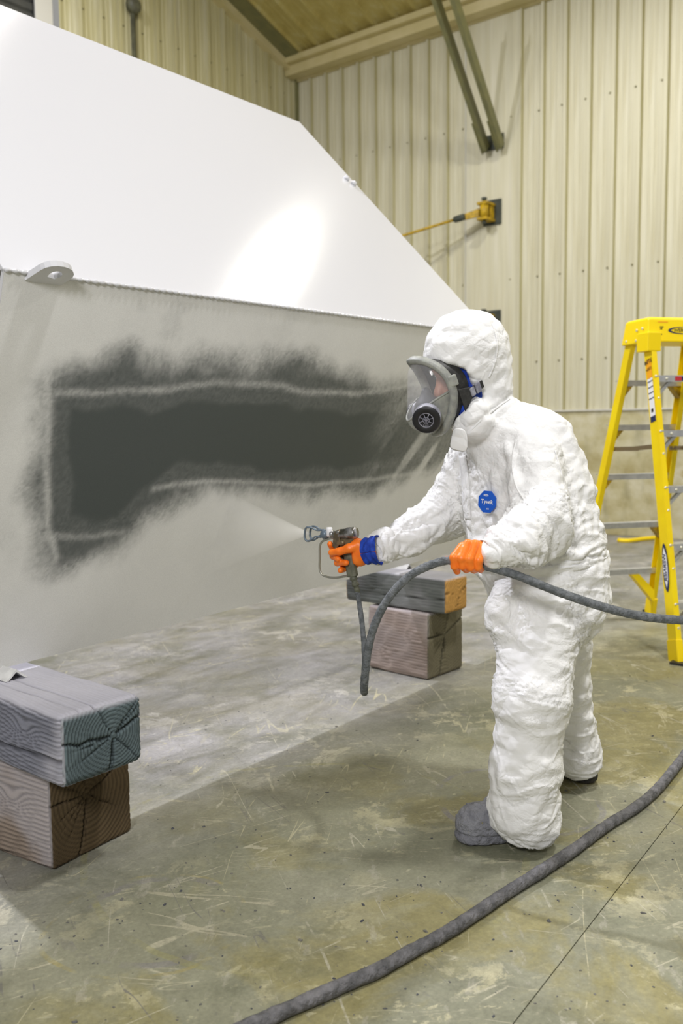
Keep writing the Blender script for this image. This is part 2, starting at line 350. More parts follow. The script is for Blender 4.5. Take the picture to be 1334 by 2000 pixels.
class MB:
    def __init__(s): s.v = []; s.f = []
    def add(s, V, F):
        n = len(s.v); s.v += [tuple(map(float, q)) for q in V]; s.f += [tuple(int(i) + n for i in f) for f in F]; return s
    def box(s, c, ax, ay, az):           # centre and three half vectors
        c, ax, ay, az = (np.asarray(q, float) for q in (c, ax, ay, az))
        V = [c + i*ax + j*ay + k*az for k in (-1, 1) for j in (-1, 1) for i in (-1, 1)]
        F = [(0,2,3,1), (4,5,7,6), (0,1,5,4), (2,6,7,3), (0,4,6,2), (1,3,7,5)]
        if np.cross(ax, ay) @ az < 0: F = [f[::-1] for f in F]
        return s.add(V, F)
    def aabox(s, lo, hi):
        lo, hi = np.asarray(lo, float), np.asarray(hi, float); h = (hi - lo) / 2
        return s.box((lo + hi) / 2, (h[0],0,0), (0,h[1],0), (0,0,h[2]))
    def prism(s, poly, d):               # polygon of 3D points swept by vector d
        n = len(poly); d = np.asarray(d, float)
        V = [np.asarray(q, float) for q in poly] + [np.asarray(q, float) + d for q in poly]
        nn = sum((np.cross(V[i] - V[0], V[(i+1) % n] - V[0]) for i in range(n)), np.zeros(3))
        fl = nn @ d > 0
        F = [tuple(range(n)), tuple(range(2*n-1, n-1, -1))] + [(i, n+i, n+(i+1) % n, (i+1) % n) for i in range(n)]
        if fl: F = [f[::-1] for f in F]
        return s.add(V, F)
    def tube(s, pts, r, n=10, cap=True, flat=None):
        pts = np.asarray(pts, float); k = len(pts); r = np.broadcast_to(r, (k,))
        T = np.gradient(pts, axis=0); T /= np.linalg.norm(T, axis=1)[:, None] + 1e-12
        u = np.cross(T[0], [0, 0, 1.0]);
        if np.linalg.norm(u) < .1: u = np.cross(T[0], [0, 1.0, 0])
        u = nrm(u); V = []; an = np.linspace(0, 2*np.pi, n, endpoint=False)
        for i in range(k):
            u = nrm(u - T[i] * (u @ T[i])); w_ = np.cross(T[i], u)
            for a in an: V.append(pts[i] + r[i] * (math.cos(a) * u + math.sin(a) * w_))
        F = [(i*n + j, i*n + (j+1) % n, (i+1)*n + (j+1) % n, (i+1)*n + j) for i in range(k-1) for j in range(n)]
        if cap: F += [tuple(range(n-1, -1, -1)), tuple((k-1)*n + j for j in range(n))]
        return s.add(V, F)
    def loop(s, pts, r, n=8, sec=None):  # closed tube
        pts = np.asarray(pts, float); k = len(pts); V = []
        T = np.roll(pts, -1, 0) - np.roll(pts, 1, 0); T /= np.linalg.norm(T, axis=1)[:, None]
        c = pts.mean(0)
        for i in range(k):
            u = pts[i] - c; u = nrm(u - T[i] * (u @ T[i])); w_ = np.cross(T[i], u)
            ra, rb = (r, r) if sec is None else sec
            for a in np.linspace(0, 2*np.pi, n, endpoint=False):
                ca, sa = math.cos(a), math.sin(a)
                if sec is not None:
                    ca = math.copysign(abs(ca) ** .5, ca); sa = math.copysign(abs(sa) ** .5, sa)
                V.append(pts[i] + ra * ca * u + rb * sa * w_)
        F = [(i*n + j, i*n + (j+1) % n, ((i+1) % k)*n + (j+1) % n, ((i+1) % k)*n + j) for i in range(k) for j in range(n)]
        return s.add(V, F)
    def lathe(s, c, ax, prof, n=24, up=None):  # prof: list of (along, radius)
        ax = nrm(ax); u = np.cross(ax, [0, 0, 1.0])
        if np.linalg.norm(u) < .1: u = np.cross(ax, [0, 1.0, 0])
        u = nrm(u); w_ = np.cross(ax, u); V = []; k = len(prof)
        for (a, r) in prof:
            for t in np.linspace(0, 2*np.pi, n, endpoint=False):
                V.append(np.asarray(c) + ax*a + r*(math.cos(t)*u + math.sin(t)*w_))
        F = [(i*n + j, i*n + (j+1) % n, (i+1)*n + (j+1) % n, (i+1)*n + j) for i in range(k-1) for j in range(n)]
        F += [tuple(range(n-1, -1, -1)), tuple((k-1)*n + j for j in range(n))]
        return s.add(V, F)
    def build(s, name, material, parent=None, smooth=False, origin=None, bevel=0.0, sub=0):
        o = meshobj(name, s.v, s.f, material, parent, smooth, origin)
        if bevel:
            b_ = o.modifiers.new('edge', 'BEVEL'); b_.width = bevel; b_.segments = 2; b_.limit_method = 'ANGLE'
        if sub:
            q_ = o.modifiers.new('smooth', 'SUBSURF'); q_.levels = sub; q_.render_levels = sub
        return o

def smoothpath(pts, n):
    pts = np.asarray(pts, float); k = len(pts)
    t = np.concatenate([[0], np.cumsum(np.linalg.norm(np.diff(pts, axis=0), axis=1) ** .5)])
    tt = np.linspace(0, t[-1], n); out = []
    ext = np.vstack([2*pts[0] - pts[1], pts, 2*pts[-1] - pts[-2]])
    te = np.concatenate([[t[0] - (t[1]-t[0])], t, [t[-1] + (t[-1]-t[-2])]])
    for x in tt:
        i = min(max(np.searchsorted(t, x, 'right') - 1, 0), k - 2)
        p0, p1, p2, p3 = ext[i:i+4]; t0, t1, t2, t3 = te[i:i+4]
        a1 = (t1-x)/(t1-t0)*p0 + (x-t0)/(t1-t0)*p1; a2 = (t2-x)/(t2-t1)*p1 + (x-t1)/(t2-t1)*p2; a3 = (t3-x)/(t3-t2)*p2 + (x-t2)/(t3-t2)*p3
        b1 = (t2-x)/(t2-t0)*a1 + (x-t0)/(t2-t0)*a2; b2 = (t3-x)/(t3-t1)*a2 + (x-t1)/(t3-t1)*a3
        out.append((t2-x)/(t2-t1)*b1 + (x-t1)/(t2-t1)*b2)
    return np.array(out)

def textmesh(txt, size=1.0, bold=False, italic=False):
    c = bpy.data.curves.new('t', 'FONT'); c.body = txt; c.size = size; c.align_x = 'CENTER'; c.align_y = 'CENTER'
    c.resolution_u = 3
    if bold: c.offset = size * .018
    if italic: c.shear = .2
    o = bpy.data.objects.new('t', c); COL.objects.link(o)
    dg = bpy.context.evaluated_depsgraph_get()
    me = bpy.data.meshes.new_from_object(o.evaluated_get(dg))
    V = np.array([q.co[:] for q in me.vertices]); F = [tuple(p.vertices) for p in me.polygons]
    bpy.data.objects.remove(o); bpy.data.meshes.remove(me); bpy.data.curves.remove(c)
    return V, F
def place_text(name, txt, c, ex, ey, size, material, parent, bold=True, italic=False, lift=.0):
    V, F = textmesh(txt, size, bold, italic)
    ex, ey = nrm(ex), nrm(ey); n_ = np.cross(ex, ey)
    return meshobj(name, np.asarray(c) + V[:, :1]*ex + V[:, 1:2]*ey + n_*lift, F, material, parent)
def ellipse_pts(c, ex, ey, n=32):
    return [np.asarray(c) + math.cos(a)*ex + math.sin(a)*ey for a in np.linspace(0, 2*np.pi, n, endpoint=False)]

# ------------------------------------------------------------------ signed distance bodies -> one continuous mesh
class SDF:
    def __init__(s): s.p = []
    def cone(s, a, b, ra, rb, k=.03, tagv=None): s.p.append(('c', np.asarray(a, float), np.asarray(b, float), ra, rb, k, tagv)); return s
    def chain(s, pts, rs, k=.01, tagv=None):
        for i in range(len(pts)-1): s.cone(pts[i], pts[i+1], rs[i], rs[i+1], k, tagv)
        return s
    def ell(s, c, axes, r, k=.03, tagv=None): s.p.append(('e', np.asarray(c, float), np.asarray(axes, float), np.asarray(r, float), None, k, tagv)); return s
    def one(s, q, X):
        if q[0] == 'c':
            a, b, ra, rb = (np.float32(1) * z for z in q[1:5]); ba = (b - a).astype(np.float32); pa = X - a.astype(np.float32)
            t = np.clip(pa @ ba / np.float32(ba @ ba), 0, 1)
            return np.linalg.norm(pa - t[..., None] * ba, axis=-1) - (ra + (rb - ra) * t)
        c, A, r = q[1], q[2], q[3]
        y = (X - c.astype(np.float32)) @ A.T.astype(np.float32)
        k0 = np.linalg.norm(y / r.astype(np.float32), axis=-1); k1 = np.linalg.norm(y / (r*r).astype(np.float32), axis=-1) + 1e-9
        return k0 * (k0 - 1) / k1
    def val(s, X):
        d = None
        for q in s.p:
            e = s.one(q, X); k = q[5]
            if d is None: d = e
            else:
                h = np.clip(.5 + .5 * (d - e) / k, 0, 1); d = d * (1 - h) + e * h - k * h * (1 - h)
        return d
    def bounds(s, pad):
        lo = np.full(3, 1e9); hi = -lo
        for q in s.p:
            if q[0] == 'c':
                for z, r in ((q[1], q[3]), (q[2], q[4])): lo = np.minimum(lo, z - r); hi = np.maximum(hi, z + r)
            else:
                r = q[3].max(); lo = np.minimum(lo, q[1] - r); hi = np.maximum(hi, q[1] + r)
        return lo - pad, hi + pad
    def mesh(s, h, cut=None, floor=None):
        lo, hi = s.bounds(3 * h); n = np.ceil((hi - lo) / h).astype(int) + 1
        ax = [lo[i] + np.arange(n[i]) * h for i in range(3)]
        D = np.empty(n, np.float32)
        step = max(1, int(400000 / (n[1] * n[2])))
        gy, gz = np.meshgrid(ax[1], ax[2], indexing='ij')
        for i in range(0, n[0], step):
            xs = ax[0][i:i+step]
            X = np.empty((len(xs), n[1], n[2], 3), np.float32)
            X[..., 0] = xs[:, None, None]; X[..., 1] = gy; X[..., 2] = gz
            d = s.val(X)
            if floor is not None: d = np.maximum(d, floor - X[..., 2])
            if cut is not None: d = np.maximum(d, cut(X))
            D[i:i+step] = d
        return surface_nets(D, lo, h)
def surface_nets(D, lo, h):
    I = D < 0; n = np.array(D.shape)
    c = [(dx, dy, dz) for dx in (0, 1) for dy in (0, 1) for dz in (0, 1)]
    def sh(A, o): return A[o[0]:n[0]-1+o[0], o[1]:n[1]-1+o[1], o[2]:n[2]-1+o[2]]
    cnt = sum(sh(I, o).astype(np.int8) for o in c)
    act = (cnt > 0) & (cnt < 8)
    idx = np.argwhere(act); vid = np.full(act.shape, -1, np.int64); vid[act] = np.arange(len(idx))
    S = np.zeros((len(idx), 3)); K = np.zeros(len(idx))
    val = {o: D[idx[:, 0]+o[0], idx[:, 1]+o[1], idx[:, 2]+o[2]] for o in c}
    for o in c:
        for a in range(3):
            if o[a] == 0:
                p = list(o); p[a] = 1; p = tuple(p); v0, v1 = val[o], val[p]
                m_ = (v0 < 0) != (v1 < 0); t = np.where(m_, v0 / np.where(m_, v0 - v1, 1), 0)
                q_ = np.array(o, float)[None] + np.eye(3)[a] * t[:, None]
                S[m_] += q_[m_]; K[m_] += 1
    V = lo + (idx + S / K[:, None]) * h
    F = []
    for a in range(3):
        b1, b2 = [(1, 2), (2, 0), (0, 1)][a]
        s0 = [slice(1, -1)] * 3; s1 = [slice(1, -1)] * 3
        s0[a] = slice(0, n[a]-1); s1[a] = slice(1, n[a])
        A, B = I[tuple(s0)], I[tuple(s1)]
        e = np.argwhere(A != B); fl = A[A != B]
        base = e.copy(); 
        for k in (b1, b2): base[:, k] += 1
        def g(d1, d2):
            q_ = base.copy(); q_[:, b1] -= d1; q_[:, b2] -= d2; return vid[q_[:, 0], q_[:, 1], q_[:, 2]]
        Q = np.stack([g(1, 1), g(0, 1), g(0, 0), g(1, 0)], 1)
        Q[~fl] = Q[~fl][:, ::-1]; F.append(Q)
    F = np.vstack(F); F = F[(F >= 0).all(1)]
    return V, F
def edges_of(F):
    E = np.vstack([F[:, [0, 1]], F[:, [1, 2]], F[:, [2, 3]], F[:, [3, 0]]]); E.sort(1)
    return np.unique(E, axis=0)
def vnormals(V, F):
    a = np.cross(V[F[:, 2]] - V[F[:, 0]], V[F[:, 3]] - V[F[:, 1]])
    n_ = np.stack([np.bincount(F.ravel(), np.repeat(a[:, k], 4), len(V)) for k in range(3)], 1)
    return n_ / (np.linalg.norm(n_, axis=1)[:, None] + 1e-12)
class Graph:
    def __init__(s, F, n):
        s.E = edges_of(F); s.n = n; s.i, s.j = s.E[:, 0], s.E[:, 1]
        s.ij = np.concatenate([s.i, s.j]); s.deg = np.bincount(s.ij, minlength=n).astype(float)[:, None]
    def scat(s, W, sign=1.0):     # per edge vectors: +W to i, sign*W to j
        return np.stack([np.bincount(s.ij, np.concatenate([W[:, k], sign * W[:, k]]), s.n) for k in range(W.shape[1])], 1)
    def mean(s, U):
        return np.stack([np.bincount(s.ij, np.concatenate([U[s.j, k], U[s.i, k]]), s.n) for k in range(U.shape[1])], 1) / s.deg
def crumple(V, F, axis, stretch, iters=140, bend=.22, tether=.012, seed=1, amp=.004, floor=None, hold=None):
    """The cloth is cut longer than the body along 'axis': it has to buckle into folds."""
    G = Graph(F, len(V)); V0 = V.copy(); n0 = vnormals(V, F)
    e0 = V0[G.j] - V0[G.i]; l0 = np.linalg.norm(e0, axis=1)
    axm = axis[G.i] + axis[G.j]; axm /= np.linalg.norm(axm, axis=1)[:, None] + 1e-9
    c2 = (np.einsum('ij,ij->i', e0, axm) / l0) ** 2
    st = .5 * (stretch[G.i] + stretch[G.j])
    rest = l0 * (1 + st * (.15 + .85 * c2))
    r = (fbm(V0 * 22, 3, seed) - .5) * 2
    X = V0 + n0 * (amp * r)[:, None]
    for it in range(iters):
        e = X[G.j] - X[G.i]; l = np.linalg.norm(e, axis=1) + 1e-12
        W = e * (.5 * (l - rest) / l)[:, None]
        X = X + 1.5 * G.scat(W, -1.0) / G.deg
        U = X - V0
        if bend: U = U + bend * (G.mean(U) - U)
        un = np.einsum('ij,ij->i', U, n0); U = U - n0 * (un * tether)[:, None] - (U - n0 * un[:, None]) * (tether * 4)
        X = V0 + U
        if floor is not None: X[:, 2] = np.maximum(X[:, 2], floor)
    return X

# ================================================================== the hall
XW, YW = 9.346, 8.153
SL = .347; ZE = 5.875                      # roof slope and height at the right wall
def zroof(x): return ZE + (XW - x) * SL
struct = lambda o: tag(o, kind='structure')
# floor: two slabs with an open joint between them
jy0, jy1 = .72, 1.22                        # the joint crosses the floor slightly askew
def jy(x): return .8 + (x - 1.609) * .054
fm = MB()
def fquad(xa, xb, lo, hi):
    fm.add([(xa, lo(xa), 0), (xb, lo(xb), 0), (xb, hi(xb), 0), (xa, hi(xa), 0)], [(0, 1, 2, 3)])
G2 = .0013
xs = [-9, -4, 0, 1, 2, 3, 4, 6, XW]
for a, c_ in zip(xs[:-1], xs[1:]):
    fquad(a, c_, lambda x: -9, lambda x: jy(x) - G2); fquad(a, c_, lambda x: jy(x) + G2, lambda x: YW)
    fm.add([(a, jy(a) - G2, 0), (c_, jy(c_) - G2, 0), (c_, jy(c_) - G2, -.01), (a, jy(a) - G2, -.01)], [(3, 2, 1, 0)])
    fm.add([(a, jy(a) + G2, 0), (c_, jy(c_) + G2, 0), (c_, jy(c_) + G2, -.01), (a, jy(a) + G2, -.01)], [(0, 1, 2, 3)])
floor = struct(fm.build('floor', M['floor']))
jm = MB().add([(-9, -9, -.008), (XW, -9, -.008), (XW, YW, -.008), (-9, YW, -.008)], [(0, 1, 2, 3)])
jm.build('joint_filler', M['joint'], floor)

# right wall: concrete plinth below, ribbed sheet above
pl = MB().aabox((XW - .03, -9, 0), (XW + .15, YW, 1.345))
wall_r = struct(pl.build('wall_right', M['plinth'], bevel=.006))
def rib_panel(pitch, hgt, ribw=.066, ribh=.038):
    a = ribw / 2; b2 = ribw * .28           # rib centred on the seam at t=0, two faint flutes between
    prof = [(0, ribh), (b2, ribh), (a, 0), (pitch*.36, 0), (pitch*.38, .005), (pitch*.41, .005), (pitch*.43, 0), (pitch*.58, 0), (pitch*.60, .005), (pitch*.63, .005), (pitch*.65, 0), (pitch - a, 0), (pitch - b2, ribh), (pitch, ribh)]
    return prof
pr = rib_panel(.2685, 1)
me0 = None
def wall_sheet(name, t0, pitch, z0, ztop, place, material, parent, mesh=None):
    """one folded sheet between two ribs"""
    if mesh is not None:
        return link_copy(name, mesh, parent, t0)
    pf = rib_panel(pitch, 1); V = []; F = []
    for t, d in pf: V.append(place(t0 + t, d, z0)); V.append(place(t0 + t, d, ztop(t0 + t)))
    for i in range(len(pf) - 1): F.append((2*i, 2*i+2, 2*i+3, 2*i+1))
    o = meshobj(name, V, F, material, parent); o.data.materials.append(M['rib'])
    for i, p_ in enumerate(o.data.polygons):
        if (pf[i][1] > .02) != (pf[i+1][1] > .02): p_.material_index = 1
    return o
placeR = lambda t, d, z: (XW - d, t, z)
seams = [3.767 + k * .2685 for k in range(-26, 5)]
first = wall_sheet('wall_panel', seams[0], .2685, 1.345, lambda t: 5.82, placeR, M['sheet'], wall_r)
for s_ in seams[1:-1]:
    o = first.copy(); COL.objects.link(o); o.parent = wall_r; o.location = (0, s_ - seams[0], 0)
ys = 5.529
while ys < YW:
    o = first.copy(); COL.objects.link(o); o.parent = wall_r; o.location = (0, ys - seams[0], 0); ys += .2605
# flat column cover between the ribs, closing strips at its sides
cc = MB().aabox((XW - .022, 4.845, 1.345), (XW + .05, 5.529, 5.80))
cc.build('column_cover', M['sheet'], wall_r)
led = MB().aabox((XW - .05, -9, 1.335), (XW + .02, YW, 1.352)); led.build('plinth_ledge', M['jamb'], wall_r)
# screws
sm_ = MB()
for z in (2.84, 4.62, 1.9):
    for s_ in [q for q in seams if q > .5] + [5.529 + .2605*k for k in range(8)] + [4.95]:
        sm_.lathe((XW - .002, s_ + (.05 if abs(s_-4.95) > .01 else .0) , z), (-1, 0, 0), [(0, .011), (.022 if s_ == 4.95 else .006, .011), (.026 if s_ == 4.95 else .012, .006)], 8)
tag(sm_.build('screw_rows', M['screw'], wall_r), kind='stuff')
# eave beam along the right wall
eb = MB().aabox((XW - .22, -9, 5.76), (XW + .05, YW, 6.02)); eb = struct(eb.build('trim_1', M['trimpaint'], bevel=.008))
MB().aabox((XW - .045, -9, 5.735), (XW - .0, YW, 5.762)).build('edge_flashing', M['trimpaint'], eb)
e2 = MB().aabox((XW - .30, -9, 5.885), (XW - .215, YW, 5.955)); e2.build('roof_closure', M['trimpaint'], eb)

# left wall (gable end): sheets cut to the roof slope, a rolling door in it
wl = MB().aabox((-9, YW - .02, 0), (5.4 - 3.6, YW + .15, 1.345)); wl.aabox((5.6, YW - .02, 0), (XW, YW + .15, 1.345))
wall_l = struct(wl.build('wall_left', M['plinth']))
placeL = lambda t, d, z: (t, YW - d, z)
t_ = 5.6
for k in range(-9, 6):
    t0 = 8.013 + .2585 * k
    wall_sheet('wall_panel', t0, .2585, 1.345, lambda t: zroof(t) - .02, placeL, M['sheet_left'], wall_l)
for k in range(0, 26):
    t0 = 1.5 - .2585 * (k + 1)
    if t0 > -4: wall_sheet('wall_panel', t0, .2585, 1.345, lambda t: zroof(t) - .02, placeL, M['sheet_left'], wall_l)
hd = MB().prism([(1.5, YW, 6.3), (5.7, YW, 6.3), (5.7, YW, zroof(5.7)), (1.5, YW, zroof(1.5))], (0, .04, 0)); hd.build('door_header_sheet', M['sheet_left'], wall_l)
sl_ = MB()
for k in range(-9, 6):
    for z in (5.55, 3.8):
        sl_.lathe((8.013 + .2585*k + .06, YW - .002, z), (0, -1, 0), [(0, .011), (.006, .011), (.012, .006)], 8)
tag(sl_.build('screw_rows', M['screw'], wall_l), kind='stuff')
# rake trim following the roof
rk = MB()
for (x0, x1) in ((-4, XW),):
    rk.prism([(x0, YW - .10, zroof(x0) - .12), (x1, YW - .10, zroof(x1) - .12), (x1, YW - .10, zroof(x1) + .0), (x0, YW - .10, zroof(x0) + .0)], (0, .11, 0))
rake = struct(rk.build('trim_2', M['trimpaint']))
rk2 = MB().prism([(-4, YW - .30, zroof(-4) - .03), (XW, YW - .30, zroof(XW) - .03), (XW, YW - .30, zroof(XW) + .0), (-4, YW - .30, zroof(-4))], (0, .22, 0))
rk2.build('roof_closure', M['brace'], rake)
ct = MB().aabox((XW - .06, YW - .06, 0), (XW, YW, 5.9)); struct(ct.build('trim_3', M['brace']))
# roof: sheets running down the slope
ceil_root = struct(MB().prism([(-4, YW, zroof(-4) + .05), (XW + .1, YW, zroof(XW + .1) + .05), (XW + .1, YW, zroof(XW + .1) + .08), (-4, YW, zroof(-4) + .08)], (0, -14, 0)).build('ceiling', M['ceil']))
pf = rib_panel(.30, 1, .07, .034)
V = []; F = []
for t, d in pf:
    for x in (-4, XW + .05): V.append((x, YW - t, zroof(x) + .04 - d))
for i in range(len(pf) - 1): F.append((2*i, 2*i+1, 2*i+3, 2*i+2))
rp = meshobj('roof_panel', V, F, M['ceil'], ceil_root)
for k in range(1, 34):
    o = rp.copy(); COL.objects.link(o); o.parent = ceil_root; o.location = (0, -.30 * k, 0)
# rolling door, its slats and pale jamb
dr = struct(MB().aabox((1.7, YW - .01, 0), (5.4, YW + .02, 6.2)).build('door_1', M['doorgrey']))
sl0 = MB().prism([(1.7, YW - .012, 0), (1.7, YW - .03, .02), (1.7, YW - .03, .075), (1.7, YW - .012, .095)], (3.69, 0, 0)).build('door_slat', M['doorgrey'], dr)
for k in range(1, 61):
    o = sl0.copy(); COL.objects.link(o); o.parent = dr; o.location = (0, 0, .1 * k)
MB().aabox((5.395, YW - .07, 0), (5.59, YW + .02, 6.3)).build('door_jamb', M['jamb'], dr, bevel=.004)
MB().aabox((5.385, YW - .05, 0), (5.397, YW, 6.2)).build('door_guide', M['rubber'], dr)

# conduit with a junction box on the left wall
cd = empty('conduit', (6.61, YW - .05, 1.4), 'thin grey conduit pipe with a round junction box at its top on the khaki wall', 'conduit')
MB().tube([(6.61, YW - .055, 1.4), (6.61, YW - .055, 5.72)], .026, 10).build('pipe', M['pipe'], cd, True)
MB().lathe((6.61, YW - .03, 5.77), (0, -1, 0), [(0, .06), (.02, .085), (.07, .085), (.10, .06), (.105, .03)], 20).build('junction_box', M['pipe'], cd, True)
MB().box((6.61, YW - .02, 5.1), (.05, 0, 0), (0, .012, 0), (0, 0, .015)).build('clip', M['pipe'], cd)

# knee braces from the wall column up to the roof
def brace(base, top, label):
    base = np.asarray(base, float); top = np.asarray(top, float)
    d = nrm(top - base); side = np.array([0, 1.0, 0]); side = nrm(side - d * (side @ d)); up = np.cross(d, side)
    r = empty('knee_brace', base, label, 'brace', 'pair of knee braces on the right wall')
    a, t = .052, .008
    MB().prism([base + up*a - side*a*.5, base + up*a + side*a*.5, base + up*(a - t) + side*a*.5, base + up*(a-t) - side*(a*.5 - t), base - up*a - side*(a*.5 - t), base - up*a - side*a*.5], top - base).build('angle_bar', M['brace'], r)
    MB().prism([base + side*.03 - up*.07 - d*.03, base + side*.03 + up*.06 - d*.03, base + side*.03 + up*.06 + d*.35, base + side*.03 - up*.05 + d*.3], side*.012).build('end_plate', M['brace'], r)
    return r
b1 = onX(947, 283, XW - .13); b2 = onX(976, 278, XW - .13)
t1 = onX(852, 0, 8.1); t2 = onX(888, 0, 8.1)
t1 = b1 + (t1 - b1) * 1.25; t2 = b2 + (t2 - b2) * 1.25
b1 = b1 - nrm(t1 - b1) * .05; b2 = b2 - nrm(t2 - b2) * .05
brace(b1, t1, 'olive steel knee brace with its lower end nearer the wall corner')
brace(b2, t2, 'olive steel knee brace with its lower end farther from the wall corner')
g1_, g2_ = onX(950, 292, XW - .03), onX(979, 286, XW - .03)
gp = MB().aabox((XW - .045, g2_[1] - .03, g1_[2] - .02), (XW - .023, g1_[1] + .03, g1_[2] + .14))
tag(gp.build('gusset_plate', M['bracketblack']), 'small dark plate on the wall joining the two olive braces', 'plate')

# swing boom brackets on the column
def bracket(y, z, label, rod):
    r = empty('boom_bracket', (XW - .02, y, z), label, 'bracket', 'yellow boom brackets on the right wall')
    x0 = XW - .022
    MB().aabox((x0 - .02, y - .13, z - .13), (x0, y + .10, z + .15)).build('mounting_plate', M['bracketblack'], r, bevel=.004)
    hb = MB().aabox((x0 - .22, y - .06, z + .07), (x0 - .02, y + .07, z + .10)).aabox((x0 - .22, y - .06, z - .10), (x0 - .02, y + .07, z - .07))
    hb.aabox((x0 - .10, y - .045, z - .08), (x0 - .02, y - .02, z + .08)); hb.aabox((x0 - .10, y + .03, z - .08), (x0 - .02, y + .055, z + .08))
    hb.build('clevis', M['bracketyellow'], r, bevel=.004)
    MB().lathe((x0 - .17, y, z - .14), (0, 0, 1), [(0, .02), (.01, .035), (.02, .022), (.26, .022), (.27, .035), (.29, .03)], 14).build('hinge_pin', M['bracketblack'], r, True)
    MB().lathe((x0 - .17, y, z - .068), (0, 0, 1), [(0, .05), (.135, .05)], 16).build('hinge_barrel', M['bracketyellow'], r, True)
    if rod:
        p0 = np.array([x0 - .17, y + .05, z]); p1 = onX(785, 461, x0 - .45); d = nrm(p1 - p0)
        MB().prism([p0 + d*.02 + np.array([0, 0, .045]), p0 + d*.22 + np.array([0, 0, .03]), p0 + d*.22 - np.array([0, 0, .03]), p0 + d*.02 - np.array([0, 0, .045])], (.03, 0, 0)).build('yoke', M['bracketyellow'], r, bevel=.004)
        MB().lathe(p0 + d*.18, d, [(0, .035), (.05, .04), (.12, .036), (.14, .02)], 12).build('turnbuckle', M['bracketblack'], r, True)
        MB().tube([p0 + d*.25, p0 + d*(np.linalg.norm(p1 - p0) + 1.2)], .016, 10).build('rod', M['bracketyellow'], r, True)
    return r
bracket(5.19, 3.60, 'yellow wall bracket with a long tie rod reaching down behind the white steel piece', True)
bracket(5.19, 2.36, 'yellow wall bracket just above the white hood of the worker', False)
yb = MB().tube(smoothpath([onz(1207, 1055, .02), onz(1225, 1056, .02), onz(1262, 1052, .02), onz(1300, 1049, .02)], 14), .022, 10)
tag(yb.build('yellow_bar', M['yellowcap'], None, True), 'short yellow bar lying on the floor by the concrete plinth', 'bar')

# ================================================================== the big white steel workpiece
U = nrm(ray(2000, 793)); Vv = nrm(np.cross([0, 0, 1], U)); Ww = np.cross(U, Vv)
B0 = onz(40, 1296, .50)
th = math.radians(18); ph = math.radians(43.7)
DL = -math.sin(th) * Vv + math.cos(th) * Ww; NL = np.cross(U, DL)
NL = NL if NL @ Vv < 0 else -NL
A0 = onplane(8, 527, B0, NL); uL = A0 @ U
lenL = (A0 - B0) @ DL
DU = math.sin(ph) * Vv + math.cos(ph) * Ww; NU = np.cross(U, DU); NU = NU if NU[2] > 0 else -NU
T0 = onplane(585, 238, A0, NU); lenU = (T0 - A0) @ DU; uR = T0 @ U; L = uR - uL
c_b = B0 + U * (uL - B0 @ U); c_w = c_b + DL * lenL; c_t = c_w + DU * lenU
c_t2 = c_t + Vv * .55 + Ww * .02; c_bb = c_b + Vv * 1.9
hull = empty('steel_hull', c_b, 'large white painted folded steel hull propped on timber blocks, half sprayed dark primer face', 'workpiece')
tk = .012
XB = onplane(905, 1066, B0, NL) @ U - uR     # the lower corner on the right reaches farther than the fold
upl = MB().prism([c_w, c_t, c_t - NU*tk, c_w - NU*tk], U * L)
upl.build('upper_plate', M['paint'], hull, bevel=.002)
# lower plate: fine grid, primer seen through the unfinished coat
nu, nv = int(L / .0065), int(lenL / .0065)
gu = np.linspace(0, L, nu + 1); gv = np.linspace(0, lenL, nv + 1)
GU, GV = np.meshgrid(gu, gv, indexing='ij'); gu_, gv_ = GU.ravel(), GV.ravel()
gu_ = gu_ * (1 + XB / L * (1 - gv_ / lenL)); VL = c_b + np.outer(gu_, U) + np.outer(gv_, DL)
Q = np.stack([gu_, gv_, 0 * gu_], 1)
def uv(pts):
    out = []
    for x, y in pts:
        q = onplane(x, y, B0, NL) - c_b; out.append((q @ U, q @ DL))
    return np.array(out)
wob = np.stack([fbm(Q * 7 + 3, 4, 5) - .5, fbm(Q * 7 + 31, 4, 9) - .5], 1) * .11
wob += np.stack([fbm(Q * np.array([16, 5, 1]) + 3, 3, 15) - .5, fbm(Q * np.array([16, 5, 1]) + 31, 3, 19) - .5], 1) * .03
S2 = Q[:, :2] + wob
def polysd(pts, S):
    n = len(pts); d = np.full(len(S), 1e9); ins = np.zeros(len(S), bool)
    for i in range(n):
        a, b_ = pts[i], pts[(i+1) % n]; e = b_ - a; w0 = S - a
        t = np.clip((w0 @ e) / (e @ e), 0, 1); d = np.minimum(d, np.linalg.norm(w0 - t[:, None] * e, axis=1))
        c1 = (S[:, 1] >= a[1]) & (S[:, 1] < b_[1]) & (np.cross(e, w0) > 0)
        c2 = (S[:, 1] < a[1]) & (S[:, 1] >= b_[1]) & (np.cross(e, w0) < 0)
        ins ^= (c1 | c2)
    return np.where(ins, -d, d)
def polyline_d(pts, S):
    d = np.full(len(S), 1e9)
    for a, b_ in zip(pts[:-1], pts[1:]):
        e = b_ - a; w0 = S - a; t = np.clip((w0 @ e) / (e @ e), 0, 1); d = np.minimum(d, np.linalg.norm(w0 - t[:, None] * e, axis=1))
    return d
outer = uv([(78, 760), (150, 712), (230, 690), (300, 700), (400, 692), (470, 702), (560, 705), (660, 722), (780, 738), (880, 752), (940, 760), (940, 880), (850, 915), (770, 948), (620, 968), (500, 962), (400, 965), (300, 998), (250, 1050), (190, 1095), (120, 1118), (80, 1100), (62, 950)])
core = uv([(100, 770), (200, 768), (320, 755), (420, 744), (530, 752), (640, 772), (780, 778), (840, 800), (845, 870), (780, 922), (640, 938), (540, 945), (440, 938), (330, 945), (280, 985), (235, 1040), (110, 1050), (98, 900)])
